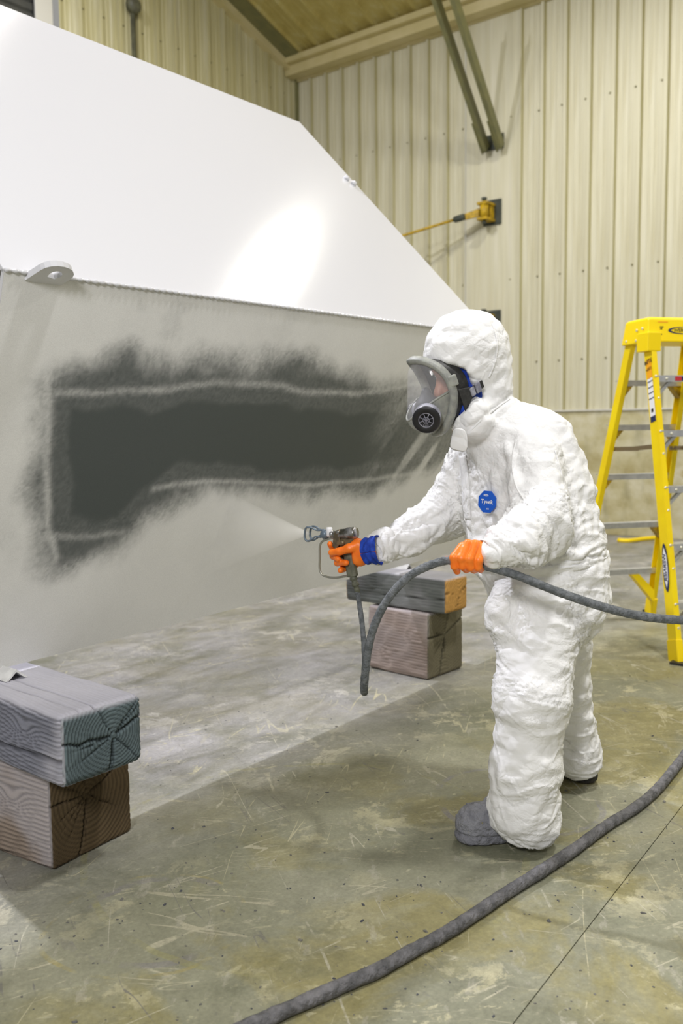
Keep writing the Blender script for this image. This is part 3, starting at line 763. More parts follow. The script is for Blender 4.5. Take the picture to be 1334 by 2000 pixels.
so = polysd(outer, S2); sc_ = polysd(core, Q[:, :2] + wob * .6)
dark = .93 * sst(.065, -.065, so)
dark = np.maximum(dark, sst(.085, -.075, sc_))
def streak(pts, wd, amt):
    global dark
    d = polyline_d(uv(pts), Q[:, :2] + wob * .18)
    mod = .55 + .6 * fbm(Q * np.array([9, 9, 1]) + 50, 3, 21)
    dark = dark * (1 - amt * np.exp(-(d / wd) ** 2) * mod)
streak([(110, 770), (220, 768), (340, 755), (420, 745), (520, 748), (600, 766), (700, 768), (800, 752), (860, 745)], .012, .42)
streak([(300, 952), (420, 940), (520, 942), (600, 948), (700, 938), (840, 922)], .010, .5)
streak([(93, 740), (90, 900), (94, 1040), (110, 1090)], .012, .5)
streak([(110, 1050), (180, 1046), (240, 1038)], .012, .35)
pxy = proj(VL)
# diagonal wiped streaks at the right-hand end
dg = fbm(np.stack([(gu_ - .8 * gv_) * 11, (gv_ + .8 * gu_) * 2.2, 0 * gu_], 1), 3, 33)
rt = uv([(690, 850), (900, 850)])[:, 0]
dark *= 1 - sst(rt[0], rt[1], gu_) * (.22 + .85 * sst(.42, .66, dg))
# stray dust patches above the sprayed field
top = uv([(300, 600), (420, 600)]); pt = uv([(330, 612)])[0]; 
for (x, y, r_, a_) in ((305, 600, .055, .22), (350, 640, .10, .16), (290, 650, .08, .10), (560, 650, .10, .08), (450, 1010, .12, .10), (30, 1040, .09, .10), (650, 1000, .15, .08)):
    q = uv([(x, y)])[0]; d = np.linalg.norm((S2 - q) * np.array([1, .8]), axis=1)
    dark = np.maximum(dark, a_ * np.exp(-(d / r_) ** 2) * sst(.36, .66, fbm(Q * 14 + 9, 4, 44)))
gr = vnoise(Q * 160, 77); gr2 = fbm(Q * 60, 2, 78)
edge = dark * (1 - dark) * 4
dark = np.clip(dark + edge * ((gr - .5) * .28 + (gr2 - .5) * .16), 0, 1)
wh = np.array([.70, .70, .69]) * (1 + .08 * (fbm(Q * 5, 4, 61) - .5))[:, None] * (1 + .05 * (fbm(Q * 18, 3, 62) - .5))[:, None]
dkc = np.array([.072, .083, .083])
cl = wh * (1 - dark[:, None]) + dkc * dark[:, None]
ii = np.arange((nu + 1) * (nv + 1)).reshape(nu + 1, nv + 1)
FL_ = np.stack([ii[:-1, :-1], ii[1:, :-1], ii[1:, 1:], ii[:-1, 1:]], -1).reshape(-1, 4)
if np.cross(U, DL) @ NL < 0: FL_ = FL_[:, ::-1]
lp = meshobj('lower_plate', VL + NL * .0005, FL_, M['primer'], hull, col=cl)
EX = U * XB
MB().prism([c_b - NL*.0005, c_w - NL*.0005, c_w - NL*.0005 + U*L, c_b - NL*.0005 + U*L + EX], -NL*tk).build('lower_plate_back', M['paint'], hull)
MB().prism([c_t - NU*.002, c_t - NU*.002 - DU*.012, c_t - NU*.09 - DU*.012, c_t - NU*.09], U*L).build('top_flange', M['paint'], hull)
for k_ in (.03, .36, .68, .985):
    s_ = U * (L * k_)
    MB().prism([c_w + s_ - NL*.013, c_w + s_ - NL*.013 - DL*.35, c_w + s_ + Vv*.10 + Ww*.02, c_w + s_ - NU*.013 + DU*.35], U * .010).build('stiffener', M['paint'], hull)
# weld bead along the fold
k = 420; tw = np.linspace(0, L, k); wp = c_w + np.outer(tw, U) + (NL + NU) * .001
rw = .0055 + .0016 * np.sin(tw * 260) + .0015 * (vnoise(np.stack([tw * 60, tw * 0, tw * 0], 1), 5) - .5)
MB().tube(wp, rw, 6).build('weld_bead', M['paint'], hull, True)
# lifting lug with an eye, and two weld nubs on the right edge
lr = onplane(50, 541, A0, NL); lr = c_w + U * ((lr - c_w) @ U)
e1 = nrm(-Vv * .92 + Ww * .40 + U * .25); e2 = nrm(U - e1 * (U @ e1)); nn = np.cross(e2, e1); nn = nn if nn[2] < 0 else nn
def lugpt(a, b_): return lr + e2 * a + e1 * b_
LW, LH = .105, .085
out_ = [lugpt(0, -.01), lugpt(LW, -.01), lugpt(LW, LH * .55)] + [lugpt(LW/2 + LW/2*math.cos(t), LH*.55 + LH*.45*math.sin(t)) for t in np.linspace(.3, math.pi - .3, 8)] + [lugpt(0, LH * .55)]
cen = (LW / 2, LH * .50); n_ = len(out_); hr = .019
Vg = []; Fg = []
ang = [math.atan2((q - lr) @ e1 - cen[1], (q - lr) @ e2 - cen[0]) for q in out_]
for side in (0, 1):
    off = nn * (.016 * side)
    Vg += [q + off for q in out_] + [lugpt(cen[0] + hr*math.cos(a), cen[1] + hr*math.sin(a)) + off for a in ang]
for i in range(n_):
    j = (i + 1) % n_
    Fg += [(i, j, n_ + j, n_ + i), (2*n_ + i, 3*n_ + i, 3*n_ + j, 2*n_ + j), (i, 2*n_ + i, 2*n_ + j, j), (n_ + i, n_ + j, 3*n_ + j, 3*n_ + i)]
meshobj('lifting_lug', Vg, Fg, M['paint'], hull)
for (x, y) in ((676, 346), (690, 356)):
    q = onplane(x, y + 4, A0, NU)
    MB().lathe(q - NU*.002, NU, [(0, .016), (.012, .015), (.02, .009)], 10).build('weld_nub', M['paint'], hull, True)

# ================================================================== timbers
def timber(name, corner, ang, width, height, length, res, label, seed, side_c, end_c, spray=0.0, crack=1.0, tilt=0.0, spray_top=0.0, endshade=1.0, arris=.018, ring=.0125, endring=.25, sidering=.38, knot=1.0):
    """corner: lower corner (near end, -X side); the length runs along 'ang' degrees in plan; the width to its right."""
    ax = np.array([math.cos(math.radians(ang)), math.sin(math.radians(ang)), 0]); aw = np.array([ax[1], -ax[0], 0]); az = np.array([0, 0, 1.0])
    nx, ny, nz = [max(4, int(round(q / res))) for q in (width, length, height)]
    V = []; F = []; FI = []
    def face(n1, n2, f, fid):
        s0 = len(V); 
        for i in range(n1 + 1):
            for j in range(n2 + 1): V.append(f(i / n1, j / n2)); FI.append(fid)
        for i in range(n1):
            for j in range(n2):
                a = s0 + i*(n2+1) + j; F.append((a, a + n2 + 1, a + n2 + 2, a + 1))
    face(nx, nz, lambda a, b_: (a, 0, b_), 0); face(nx, nz, lambda a, b_: (1 - a, 1, b_), 1)
    face(ny, nz, lambda a, b_: (0, 1 - a, b_), 2); face(ny, nz, lambda a, b_: (1, a, b_), 3)
    face(nx, ny, lambda a, b_: (a, b_, 1), 4); face(nx, ny, lambda a, b_: (a, 1 - b_, 0), 5)
    V = np.array(V, float); FI = np.array(FI); F = np.array(F)
    key = np.unique(np.round(V, 6), axis=0, return_inverse=True)[1].ravel()
    uq, first_ = np.unique(key, return_index=True); W_ = V[first_]
    dims = np.array([width, length, height])
    X = W_ * dims                               # local metres
    ctr = dims / 2; Rn = .018                   # rounded arrises
    Rn = arris; q = np.clip(X, Rn * 1.0, dims - Rn * 1.0); dlt = X - q; dl = np.linalg.norm(dlt, axis=1)
    isb = dl > 1e-9
    X = np.where(isb[:, None], q + dlt / (dl[:, None] + 1e-9) * Rn, X)
    nrm_ = np.where(isb[:, None], dlt / (dl[:, None] + 1e-9), 0)
    # pith and rings
    pith = np.array([width * (.62 if seed % 2 else .45), height * (.52 if seed % 2 else .62)])
    wv = (fbm(np.stack([X[:, 0]*6, X[:, 1]*2.0, X[:, 2]*6], 1), 3, seed) - .5)
    kn = np.zeros(len(X))
    for k_ in range(2):
        kc = np.array([0, length * (.22 + .45 * k_), height * (.62 - .3 * k_)]); dd = np.linalg.norm((X - kc) / np.array([.08, .05, .030]), axis=1)
        kn += knot * np.exp(-dd ** 2) * (.6 + .3 * k_)
    rr = np.hypot(X[:, 0] - pith[0], X[:, 2] - pith[1]) + wv * .05 + kn * .035
    onside = (np.abs(W_[:, 1] - .5) < .4999)
    flatc = np.where(np.abs(W_[:, 2] - .5) > .4999, X[:, 0], X[:, 2])
    gw = fbm(np.stack([X[:, 0]*3, X[:, 1]*2.2, X[:, 2]*3], 1), 3, seed + 21) - .5
    rr = np.where(onside, flatc * .9 + gw * .06 + kn * .045 + .006 * (fbm(np.stack([X[:, 0]*20, X[:, 1]*7, X[:, 2]*20], 1), 2, seed + 22) - .5), rr)
    ringf = .5 + .5 * np.sin(rr * 2 * np.pi / ring + wv * 3)
    endf = np.abs(W_[:, 1] - .5) > .4999
    endw = np.where(endf, 1.0, 0.0)
    gr_ = fbm(np.stack([X[:, 0]*90, X[:, 1]*5, X[:, 2]*90], 1), 3, seed + 3)
    topf = (W_[:, 2] > .9999); disp = -.0042 * sst(.35, .95, ringf) * (1 - .5*endw) * np.where(topf, .3, 1) + .003 * (gr_ - .5) * (1 - endw) + .006 * (fbm(X * 9, 3, seed + 5) - .5)
    # cracks: radial splits at the end, long checks along the sides
    an = np.arctan2(X[:, 2] - pith[1], X[:, 0] - pith[0]); ck = np.zeros(len(X))
    rs = random.Random(seed)
    for k_ in range(11):
        a0 = rs.uniform(-math.pi, math.pi) if k_ > 2 else [math.pi * .98, -1.75, .35][k_]
        wob_ = .10 * (vnoise(np.stack([rr * 30, rr * 0, rr * 0 + k_], 1), seed) - .5)
        rp0 = np.hypot(X[:, 0] - pith[0], X[:, 2] - pith[1]); da = np.abs((an - a0 + wob_ + math.pi) % (2 * math.pi) - math.pi) * np.maximum(rp0, .002)
        wd = (.0032 if k_ < 3 else .0014) * crack
        ck = np.maximum(ck, endw * np.exp(-(da / wd) ** 2) * sst(.0, .02, rp0) * (1 if k_ < 3 else .8 * sst(.16, .05, rp0)))
    lwob = .03 * (fbm(np.stack([X[:, 1]*3.0, X[:, 1]*0, X[:, 0]*2], 1), 3, seed + 8) - .5)
    zc = pith[1] + (-.02 if seed % 2 else -.12) * height / .2
    ck2 = np.exp(-((X[:, 2] - zc - lwob * 1.6 + X[:, 1] * .03) / (.0042 * crack)) ** 2) * (X[:, 0] < .02) * (1 - endw)
    xc = width * .45 + lwob * 1.2
    ck2 = np.maximum(ck2, .7 * np.exp(-((X[:, 0] - xc) / .002) ** 2) * (X[:, 2] > height - .02) * (1 - endw))
    ck2 = np.maximum(ck2, .6 * np.exp(-((X[:, 0] - xc * .5 - .01) / .0018) ** 2) * (X[:, 2] > height - .02) * (1 - endw))
    ckk = np.maximum(ck, ck2)
    dirv = np.where(np.linalg.norm(nrm_, axis=1)[:, None] > .5, nrm_, 0)
    fl = np.linalg.norm(dirv, axis=1) < .5
    fn = np.zeros_like(X)
    for a_ in range(3):
        fn[:, a_] = np.where(W_[:, a_] < 1e-6, -1, np.where(W_[:, a_] > 1 - 1e-6, 1, 0))
    fn /= np.linalg.norm(fn, axis=1)[:, None] + 1e-9
    dirv = np.where(fl[:, None], fn, dirv)
    X = X + dirv * (disp - .010 * ckk)[:, None]
    X[:, 2] = np.maximum(X[:, 2], 0)
    # colours
    sc1, ec = lin(side_c), lin(end_c)
    tone = .80 + .40 * fbm(np.stack([X[:, 0]*12, X[:, 1]*3, X[:, 2]*12], 1), 4, seed + 11)
    c = np.where(endf[:, None], ec * (1.0 + .5*(endring-.5)*.5 - endring * sst(.3, .9, ringf)[:, None]) * endshade, sc1 * (1.06 - np.where(topf, .10, sidering)[:, None] * sst(.4, .95, ringf)[:, None])) * tone[:, None]
    sprayc = lin((190, 188, 196))
    sm = np.zeros(len(X))
    if spray: sm = np.maximum(sm, spray * (dirv[:, 0] < -.5) * sst(.38, .62, fbm(X * np.array([6, 5, 6]) + 2, 4, seed + 13)))
    if spray_top: sm = np.maximum(sm, spray_top * sst(.2, .8, dirv[:, 2]) * (.65 + .35 * fbm(X * 8, 3, seed + 14)))
    c = c * (1 - sm[:, None]) + sprayc * sm[:, None]
    c = c * (1 - .82 * ckk[:, None])
    ring_dirt = (np.where(endf, .12, np.where(topf, .05, .25 * sidering / .38)) * sst(.55, .95, ringf))[:, None]
    c = c * (1 - ring_dirt * (1 - .2 * sm[:, None]))
    Wd = np.asarray(corner) + X[:, :1]*aw + X[:, 1:2]*ax + X[:, 2:]*az
    Fq = key[F]
    Fq = np.searchsorted(uq, Fq)
    o = meshobj(name, Wd, Fq, M['timber'], None, True, origin=np.asarray(corner) + aw*width/2 + ax*length/2, col=c)
    tag(o, label, 'timber', 'timber blocks propping the hull')
    # outward faces
    me = o.data; a = me.polygons[0]
    cc_ = Vector(np.asarray(corner) + aw*width/2 + ax*length/2 + az*height/2) - o.location
    if (a.center - cc_).dot(a.normal) < 0: me.flip_normals()
    return o
# near stack
timber('timber_block', (1.325, 2.078, 0), 96, .300, .279, .72, .0045, 'brown cracked timber block on the floor at the bottom of the near stack', 4, (146, 132, 120), (104, 88, 64), spray=.45, crack=.7, endshade=.8, arris=.014)
timber('timber_block', (1.275, 1.935, .282), 89, .262, .195, .80, .0042, 'weathered grey timber block with ringed end grain on top of the near stack', 3, (132, 134, 146), (96, 110, 114), spray=.6, spray_top=.85, crack=1.0, arris=.026, ring=.0105, endring=.55)
# far stack
timber('timber_block', (3.478, 2.262, 0), 87, .296, .319, .37, .007, 'brown squat timber block on the floor at the bottom of the far stack', 8, (166, 150, 142), (124, 118, 96), spray=.2, spray_top=.5, sidering=.14, knot=.3)
timber('timber_block', (3.495, 2.176, .322), 88, .190, .168, .61, .007, 'grey timber block with an orange sawn end on top of the far stack', 11, (112, 116, 114), (214, 164, 92), spray=.25, spray_top=.8, crack=.4, sidering=.16, knot=.12)
# angle irons between timber and hull
def angle_iron(c, d, leg, length, label):
    d = nrm(d); s_ = nrm(np.cross(d, [0, 0, 1])); t = .006
    h_ = leg * .70
    poly = [c - s_*h_, c + np.array([0, 0, h_ * .85]), c + s_*h_, c + s_*(h_ - t*1.4), c + np.array([0, 0, h_*.85 - t*1.3]), c - s_*(h_ - t*1.4)]
    o = MB().prism([q - np.asarray(c) + np.asarray(c) for q in poly], d * length).build('angle_iron', M['anglewhite'], origin=c)
    return tag(o, label, 'angle iron', 'angle irons under the hull')
angle_iron(onz(33, 1327, .478), (.0, 1, 0), .050, .34, 'upturned white angle iron between the near timber stack and the hull')
angle_iron(onz(800, 1112, .486), (.0, 1, 0), .045, .24, 'upturned white angle iron between the far timber stack and the hull')

# ================================================================== yellow step ladder
FLp, RLp = onz(1325, 1297, 0), np.array([5.19, 2.33, 0])
la = nrm(RLp - FLp); lb = np.array([la[1], -la[0], 0]); WB, DB = .56, np.linalg.norm(RLp - FLp)
ZT = 1.735
lad = empty('step_ladder', FLp + la*DB/2 + lb*WB/2, 'yellow fibreglass step ladder standing open behind the worker', 'ladder')
TI = (WB - .37) / 2
def rail_pt(front, left, z):
    k_ = z / ZT
    a_ = (0 + (DB*.50 - .10)*k_) if front else (DB - (DB*.50 - .10)*k_)
    b_ = (0 + TI*k_) if left else (WB - TI*k_)
    return FLp + la*a_ + lb*b_ + np.array([0, 0, z])
def rail(front, left):
    a, b_ = rail_pt(front, left, .035), rail_pt(front, left, ZT - .06)
    d = nrm(b_ - a); o_ = -lb if left else lb          # outward
    f_ = -la if front else la; f_ = nrm(f_ - d*(f_ @ d)); o_ = nrm(o_ - d*(o_ @ d))
    w_ = .072 if front else .060; fl = .030; t = .005
    pf_ = [(0, 0), (0, w_), (-fl, w_), (-fl, w_ - t), (-t, w_ - t), (-t, t), (-fl, t), (-fl, 0)]
    r_ = MB().prism([a + o_*p_ + f_*(-q_) for p_, q_ in pf_], b_ - a).build('front_rail' if front else 'rear_rail', M['yellow'], lad)
    c = rail_pt(front, left, .05)
    MB().prism([c + o_*.006 + f_*.006 + d*-.055, c + o_*.006 - f_*(w_ + .006) + d*-.055, c - o_*(fl + .004) - f_*(w_ + .006) + d*-.055, c - o_*(fl + .004) + f_*.006 + d*-.055], d*.125).build('foot_boot', M['yellowcap'], r_, bevel=.004)
    z0 = c - d*.055; z0[2] = 0.0
    MB().aabox(z0 - np.array([.03, .035, 0]) , z0 + np.array([.03, .035, .012])).build('rubber_pad', M['rubber'], r_)
    return r_, d, o_, f_, w_
R_ = {}
for fr in (True, False):
    for lf in (True, False): R_[fr, lf] = rail(fr, lf)
# steps on the front, rungs on the rear
zs = [.29, .58, .87, 1.16, 1.45]
for z in zs:
    a, b_ = rail_pt(True, True, z), rail_pt(True, False, z)
    d = b_ - a; a2 = a + d*.012; dd = d * .976
    st = MB().prism([a2 - la*.002 + np.array([0, 0, .0]), a2 + la*.075, a2 + la*.075 - np.array([0, 0, .022]), a2 + la*.070 - np.array([0, 0, .022]), a2 + la*.070 - np.array([0, 0, .004]), a2 + la*.004 - np.array([0, 0, .004]), a2 + la*.004 - np.array([0, 0, .034]), a2 - la*.002 - np.array([0, 0, .034])], dd).build('step', M['alu'], lad)
    for q, sg in ((a, 1), (b_, -1)):
        e_ = nrm(d) * sg
        MB().prism([q + e_*.015 - np.array([0, 0, .11]) + la*.012, q + e_*.11 - np.array([0, 0, .02]) + la*.012, q + e_*.13 - np.array([0, 0, .02]) + la*.012, q + e_*.02 - np.array([0, 0, .13]) + la*.012], la*.02).build('step_brace', M['alu'], st)
    rv = MB()
    for q, sg in ((a, 1), (b_, -1)):
        dr_, o_, f_ = R_[True, sg == 1][1:4]
        for dz in (.0, -.028): rv.lathe(q - np.array([0, 0, .004 - dz]) + nrm(d)*sg*.012 - la*.002, -la, [(0, .0075), (.003, .007), (.005, .004)], 8)
        rv.lathe(q + nrm(d)*sg*.012 - la*.016 - np.array([0, 0, .12]), -la, [(-.02, .0075), (.018, .007), (.02, .004)], 8)
        rv.lathe(q + nrm(d)*sg*.075 - la*.002 - np.array([0, 0, .017]), -la, [(0, .0075), (.003, .007), (.005, .004)], 8)
    tag(rv.build('step_rivets', M['rivet'], st), kind='stuff')
for z in (.30, .60, .90, 1.19, 1.44):
    a, b_ = rail_pt(False, True, z), rail_pt(False, False, z); d = b_ - a
    rg = MB().prism([a - la*.03, a + la*.03, a + la*.03 - np.array([0, 0, .004]), a - la*.024 - np.array([0, 0, .004]), a - la*.024 - np.array([0, 0, .032]), a - la*.03 - np.array([0, 0, .032])], d).build('rear_rung', M['alu'], lad)
    for q, sg in ((a, 1), (b_, -1)):
        e_ = nrm(d)*sg; big = z < .4
        x_ = .15 if big else .07
        MB().prism([q + e_*.02 - np.array([0, 0, x_*.95]) - la*.028, q + e_*x_ - np.array([0, 0, .012]) - la*.028, q + e_*(x_*1.35) - np.array([0, 0, .012]) - la*.028, q + e_*.02 - np.array([0, 0, x_*1.45]) - la*.028], la*.05).build('rung_brace', M['yellowcap'] if big else M['bracketyellow'], rg)
# spreader bars
for lf in (True, False):
    a, b_ = rail_pt(True, lf, 1.08) + la*.03, rail_pt(False, lf, 1.05) - la*.02
    sg = 1 if lf else -1; off = lb*sg*.030; mid = (a + b_)/2 + np.array([0, 0, -.006])
    sp_ = MB().prism([a + off + np.array([0, 0, .012]), mid + off + np.array([0, 0, .012]), mid + off - np.array([0, 0, .012]), a + off - np.array([0, 0, .012])], lb*.004)
    sp_.prism([b_ + off + np.array([0, 0, .012]), mid + off + np.array([0, 0, .012]) - la*.03, mid + off - np.array([0, 0, .012]) - la*.03, b_ + off - np.array([0, 0, .012])], lb*.004*1.01 + lb*.004)
    sp_.build('spreader_bar', M['ladderbrown'], lad)
# top cap
tc = FLp + la*DB/2 + lb*WB/2 + np.array([0, 0, ZT])
hw, hd2 = .20, .115
cp = MB()
def capring(z, hw_, hd_): return [tc + lb*sx*hw_ + la*sy*hd_ + np.array([0, 0, z]) for sx, sy in ((-1, -1), (1, -1), (1, 1), (-1, 1))]
r0, r1, r2 = capring(-.105, hw + .012, hd2 + .020), capring(.018, hw, hd2), capring(.028, hw - .012, hd2 - .012)
cp.add(r0 + r1 + r2, [(i, (i+1) % 4, 4 + (i+1) % 4, 4 + i) for i in range(4)] + [(4 + i, 4 + (i+1) % 4, 8 + (i+1) % 4, 8 + i) for i in range(4)] + [(8, 9, 10, 11), (3, 2, 1, 0)])
cap_ = cp.build('top_cap', M['yellowcap'], lad, bevel=.006)
for lf, sx in ((True, -1), (False, 1)):      # skirts over the front rails
    for fr, sy in ((True, -1),):
        q = tc + lb*sx*(hw - .015) + la*sy*(hd2 - .02)
        MB().prism([q + lb*sx*.033 - la*.048 + np.array([0, 0, -.155]), q - lb*sx*.045 - la*.052 + np.array([0, 0, -.155]), q - lb*sx*.045 + la*.055 + np.array([0, 0, -.155]), q + lb*sx*.033 + la*.06 + np.array([0, 0, -.155])], np.array([0, 0, .10]) ).build('cap_skirt', M['yellowcap'], cap_, bevel=.004)
rv = MB()
for (y_, z_) in ((-.075, -.03), (-.02, -.035), (-.07, -.085), (-.015, -.09), (.085, -.085)):
    rv.lathe(tc - lb*(hw + .009) + la*y_ + np.array([0, 0, z_]), -lb, [(0, .008), (.004, .0075), (.006, .004)], 8)
tag(rv.build('cap_rivets', M['rivet'], cap_), kind='stuff')
fd = nrm(r0[0] + r0[1] - r1[0] - r1[1]); ey_ = -nrm(r0[0] - r1[0] - lb*((r0[0] - r1[0]) @ lb)); fn_ = np.cross(lb, ey_)
def oval(name, c, ex, ey, a_, b2_, nvec, parent, txt, size):
    o1 = MB().add(ellipse_pts(c + nvec*.0015, nrm(ex)*a_, nrm(ey)*b2_, 40), [tuple(range(40))]).build(name, M['navy'], parent)
    MB().add([c + nvec*.0026 + nrm(ex)*x_*a_ + nrm(ey)*y_*b2_ for x_, y_ in [(-.84, 0), (-.5, .62), (0, .78), (.5, .62), (.84, 0), (.5, -.62), (0, -.78), (-.5, -.62)]], [(7, 6, 5, 4, 3, 2, 1, 0)]).build('oval_field', M['yellowcap'] if size < .03 else M['whiteprint'], parent)
    place_text('lettering', txt, c + nvec*.0040, ex, ey, size, M['blackprint'] if size < .03 else M['navy'], parent)
fc = (r0[0] + r0[1] + r1[0] + r1[1]) / 4
oval('logo_oval', fc + lb*.0, lb, ey_, .088, .020, fn_, cap_, 'WERNER', .028)
for x0, x1 in ((-.145, -.085), (.06, .15)):
    q = fc + ey_*.045 + fn_*.0015
    MB().add([q + lb*x0 - ey_*.003, q + lb*x1 - ey_*.003, q + lb*x1 + ey_*.003, q + lb*x0 + ey_*.003], [(0, 1, 2, 3)]).build('print_bar', M['orangeprint'], cap_)
for x0, z0 in ((-.13, .018), (-.12, .018), (-.128, .008), (-.132, -.022)):
    q = fc + ey_*z0 + lb*x0 + fn_*.0015
    MB().add([q - lb*.006 - ey_*.003, q + lb*.006 - ey_*.003, q + lb*.006 + ey_*.003, q - lb*.006 + ey_*.003], [(0, 1, 2, 3)]).build('print_mark', M['blackprint'], cap_)
# prints on the left front rail web
fr_, d_, o_, f_, w_ = R_[True, True]
def web(z, t): return rail_pt(True, True, z) - f_*t + o_*.0018   # t across the web
def patch(name, z0, z1, t0, t1, material, lift=0.0):
    return MB().add([web(z0, t1) + o_*lift, web(z0, t0) + o_*lift, web(z1, t0) + o_*lift, web(z1, t1) + o_*lift], [(0, 1, 2, 3)]).build(name, material, fr_)
patch('warning_label', 1.215, 1.445, .012, .060, M['whiteprint'])
patch('label_band', 1.215, 1.245, .012, .060, M['navy'], .0006)
for z in (1.335, 1.365, 1.395, 1.425): patch('label_band', z, z + .006, .012, .060, M['navy'], .0006)
patch('label_code', 1.265, 1.285, .026, .046, M['blackprint'], .0006)
patch('orange_label', 1.447, 1.545, .012, .060, M['orangeprint'], .0)
oz = d_
ex_, ey2 = -f_, d_
place_text('lettering', '375#', web(1.535, .036) + o_*.002, -f_, d_, .034, M['blackprint'], fr_)
place_text('lettering', '170kg', web(1.495, .036) + o_*.002, -f_, d_, .022, M['blackprint'], fr_)
oval('logo_oval', web(.47, .036), -d_, -f_, .125, .026, o_, fr_, 'WERNER', .036)
# coloured print on the top step edge
a, b_ = rail_pt(True, True, 1.45), rail_pt(True, False, 1.45); dd = nrm(b_ - a)
for x0, x1, mt in ((.125, .165, M['redprint']), (.165, .215, M['navy']), (.215, .245, M['blackprint'])):
    MB().add([a + dd*x0 - la*.0035 + np.array([0, 0, -.006]), a + dd*x0 - la*.0035 + np.array([0, 0, -.028]), a + dd*x1 - la*.0035 + np.array([0, 0, -.028]), a + dd*x1 - la*.0035 + np.array([0, 0, -.006])], [(0, 1, 2, 3)]).build('step_label', mt, lad)

# ================================================================== the worker
Fd = nrm(np.array([-.85, .52, 0])); Ld = np.array([-Fd[1], Fd[0], 0]); Zd = np.array([0, 0, 1.0])   # facing, his left, up
Ld = -Ld if Ld @ np.array([-.52, -.85, 0]) < 0 else Ld
person = empty('person', onz(1075, 1600, 0), 'person in a white hooded coverall, full face respirator and orange gloves, spraying paint', 'person')

# ---- coverall: one continuous surface
S = SDF()
def lr2(x, y, d, l): return P(x, y, d) + Ld * l
ax_up = nrm(P(1000, 850, 2.7) - P(1060, 1120, 2.7))
S.cone(lr2(1003, 868, 2.70, .075), lr2(1020, 945, 2.70, .07), .108, .156, .05, ax_up)
S.cone(lr2(1003, 868, 2.70, -.10), lr2(1018, 945, 2.70, -.08), .100, .142, .05, ax_up)
S.cone(lr2(1018, 945, 2.70, .065), lr2(1044, 1055, 2.70, .06), .162, .190, .06, ax_up)
S.cone(lr2(1018, 945, 2.70, -.065), lr2(1044, 1055, 2.70, -.06), .152, .178, .06, ax_up)
S.cone(lr2(1003, 850, 2.66, .03), lr2(1058, 853, 2.66, .03), .088, .094, .05, ax_up)
S.cone(lr2(1058, 853, 2.66, .03), lr2(1082, 950, 2.66, .03), .094, .120, .06, ax_up)          # upper back
S.cone(lr2(1062, 1125, 2.71, .07), lr2(1066, 1160, 2.71, .08), .150, .142, .03, ax_up)         # hips
S.cone(lr2(1062, 1125, 2.71, -.07), lr2(1066, 1160, 2.71, -.08), .150, .138, .03, ax_up)
S.ell(P(985, 1196, 2.56), np.array([Fd, Ld, Zd]), (.056, .066, .078), .028, Zd)                 # loose cloth at the crotch
# legs
S.cone(P(1056, 1185, 2.60), P(1038, 1362, 2.52), .126, .098, .05, nrm(P(1062, 1185, 2.6) - P(1040, 1365, 2.52)))
S.cone(P(1038, 1365, 2.52), P(1027, 1500, 2.53), .100, .092, .04, Zd)
S.cone(P(1027, 1500, 2.53), P(1024, 1580, 2.55), .094, .094, .03, Zd)
S.cone(P(1024, 1580, 2.55), P(1036, 1606, 2.55), .094, .078, .03, Zd)
S.cone(P(1090, 1185, 2.80), P(1102, 1335, 2.90), .112, .076, .05, Zd)
S.cone(P(1102, 1335, 2.90), P(1124, 1470, 2.98), .074, .078, .04, Zd)
S.cone(P(1124, 1470, 2.98), P(1131, 1481, 2.985), .078, .062, .03, Zd)
# arms
aL = [P(1050, 890, 2.52), P(1066, 1000, 2.42), P(1014, 1049, 2.36), P(966, 1078, 2.345)]
S.cone(aL[0], aL[1], .088, .080, .03, nrm(aL[0] - aL[1])); S.cone(aL[1], aL[2], .084, .076, .02, nrm(aL[1] - aL[2])); S.cone(aL[2], aL[3], .076, .046, .02, nrm(aL[1] - aL[3]))
aR = [P(918, 905, 2.88), P(872, 982, 2.90), P(800, 1037, 2.80), P(733, 1074, 2.725)]
S.cone(aR[0], aR[1], .102, .082, .04, nrm(aR[0] - aR[1])); S.cone(aR[1], aR[2], .080, .066, .03, nrm(aR[1] - aR[2])); S.cone(aR[2], aR[3], .066, .046, .02, nrm(aR[1] - aR[3]))
# neck and hood
Hc = P(912, 712, 2.625)
hp = math.radians(20.7)
hf = math.cos(hp) * Fd - math.sin(hp) * Zd; hu = math.sin(hp) * Fd + math.cos(hp) * Zd; hl = Ld
S.cone(P(975, 850, 2.69), P(945, 790, 2.66), .105, .078, .025, None)
S.ell(Hc - hf*.012 + hu*.028, np.array([hf, hl, hu]), (.134, .108, .128), .03, None)
S.ell(P(945, 742, 2.645), np.array([hf, hl, hu]), (.082, .086, .10), .04, None)                 # fullness at the back of the hood
S.ell(P(922, 815, 2.60), np.array([hf, hl, hu]), (.062, .088, .062), .025, None)                  # chin part of the hood
faceo = Hc + hf * .136 - hu * .038
def facecut(X):                                                                                   # the oval face opening
    y = X - faceo.astype(np.float32)
    a, b_, c_ = y @ hf.astype(np.float32), y @ hl.astype(np.float32), y @ hu.astype(np.float32)
    k0 = np.sqrt((a / .112) ** 2 + (b_ / .160) ** 2 + (c_ / np.where(c_ > 0, .088, .094)) ** 2)
    nb = (X - P(995, 770, 2.66).astype(np.float32))
    return (1 - k0) * .10
V, F = S.mesh(.0088, cut=facecut, floor=.028)
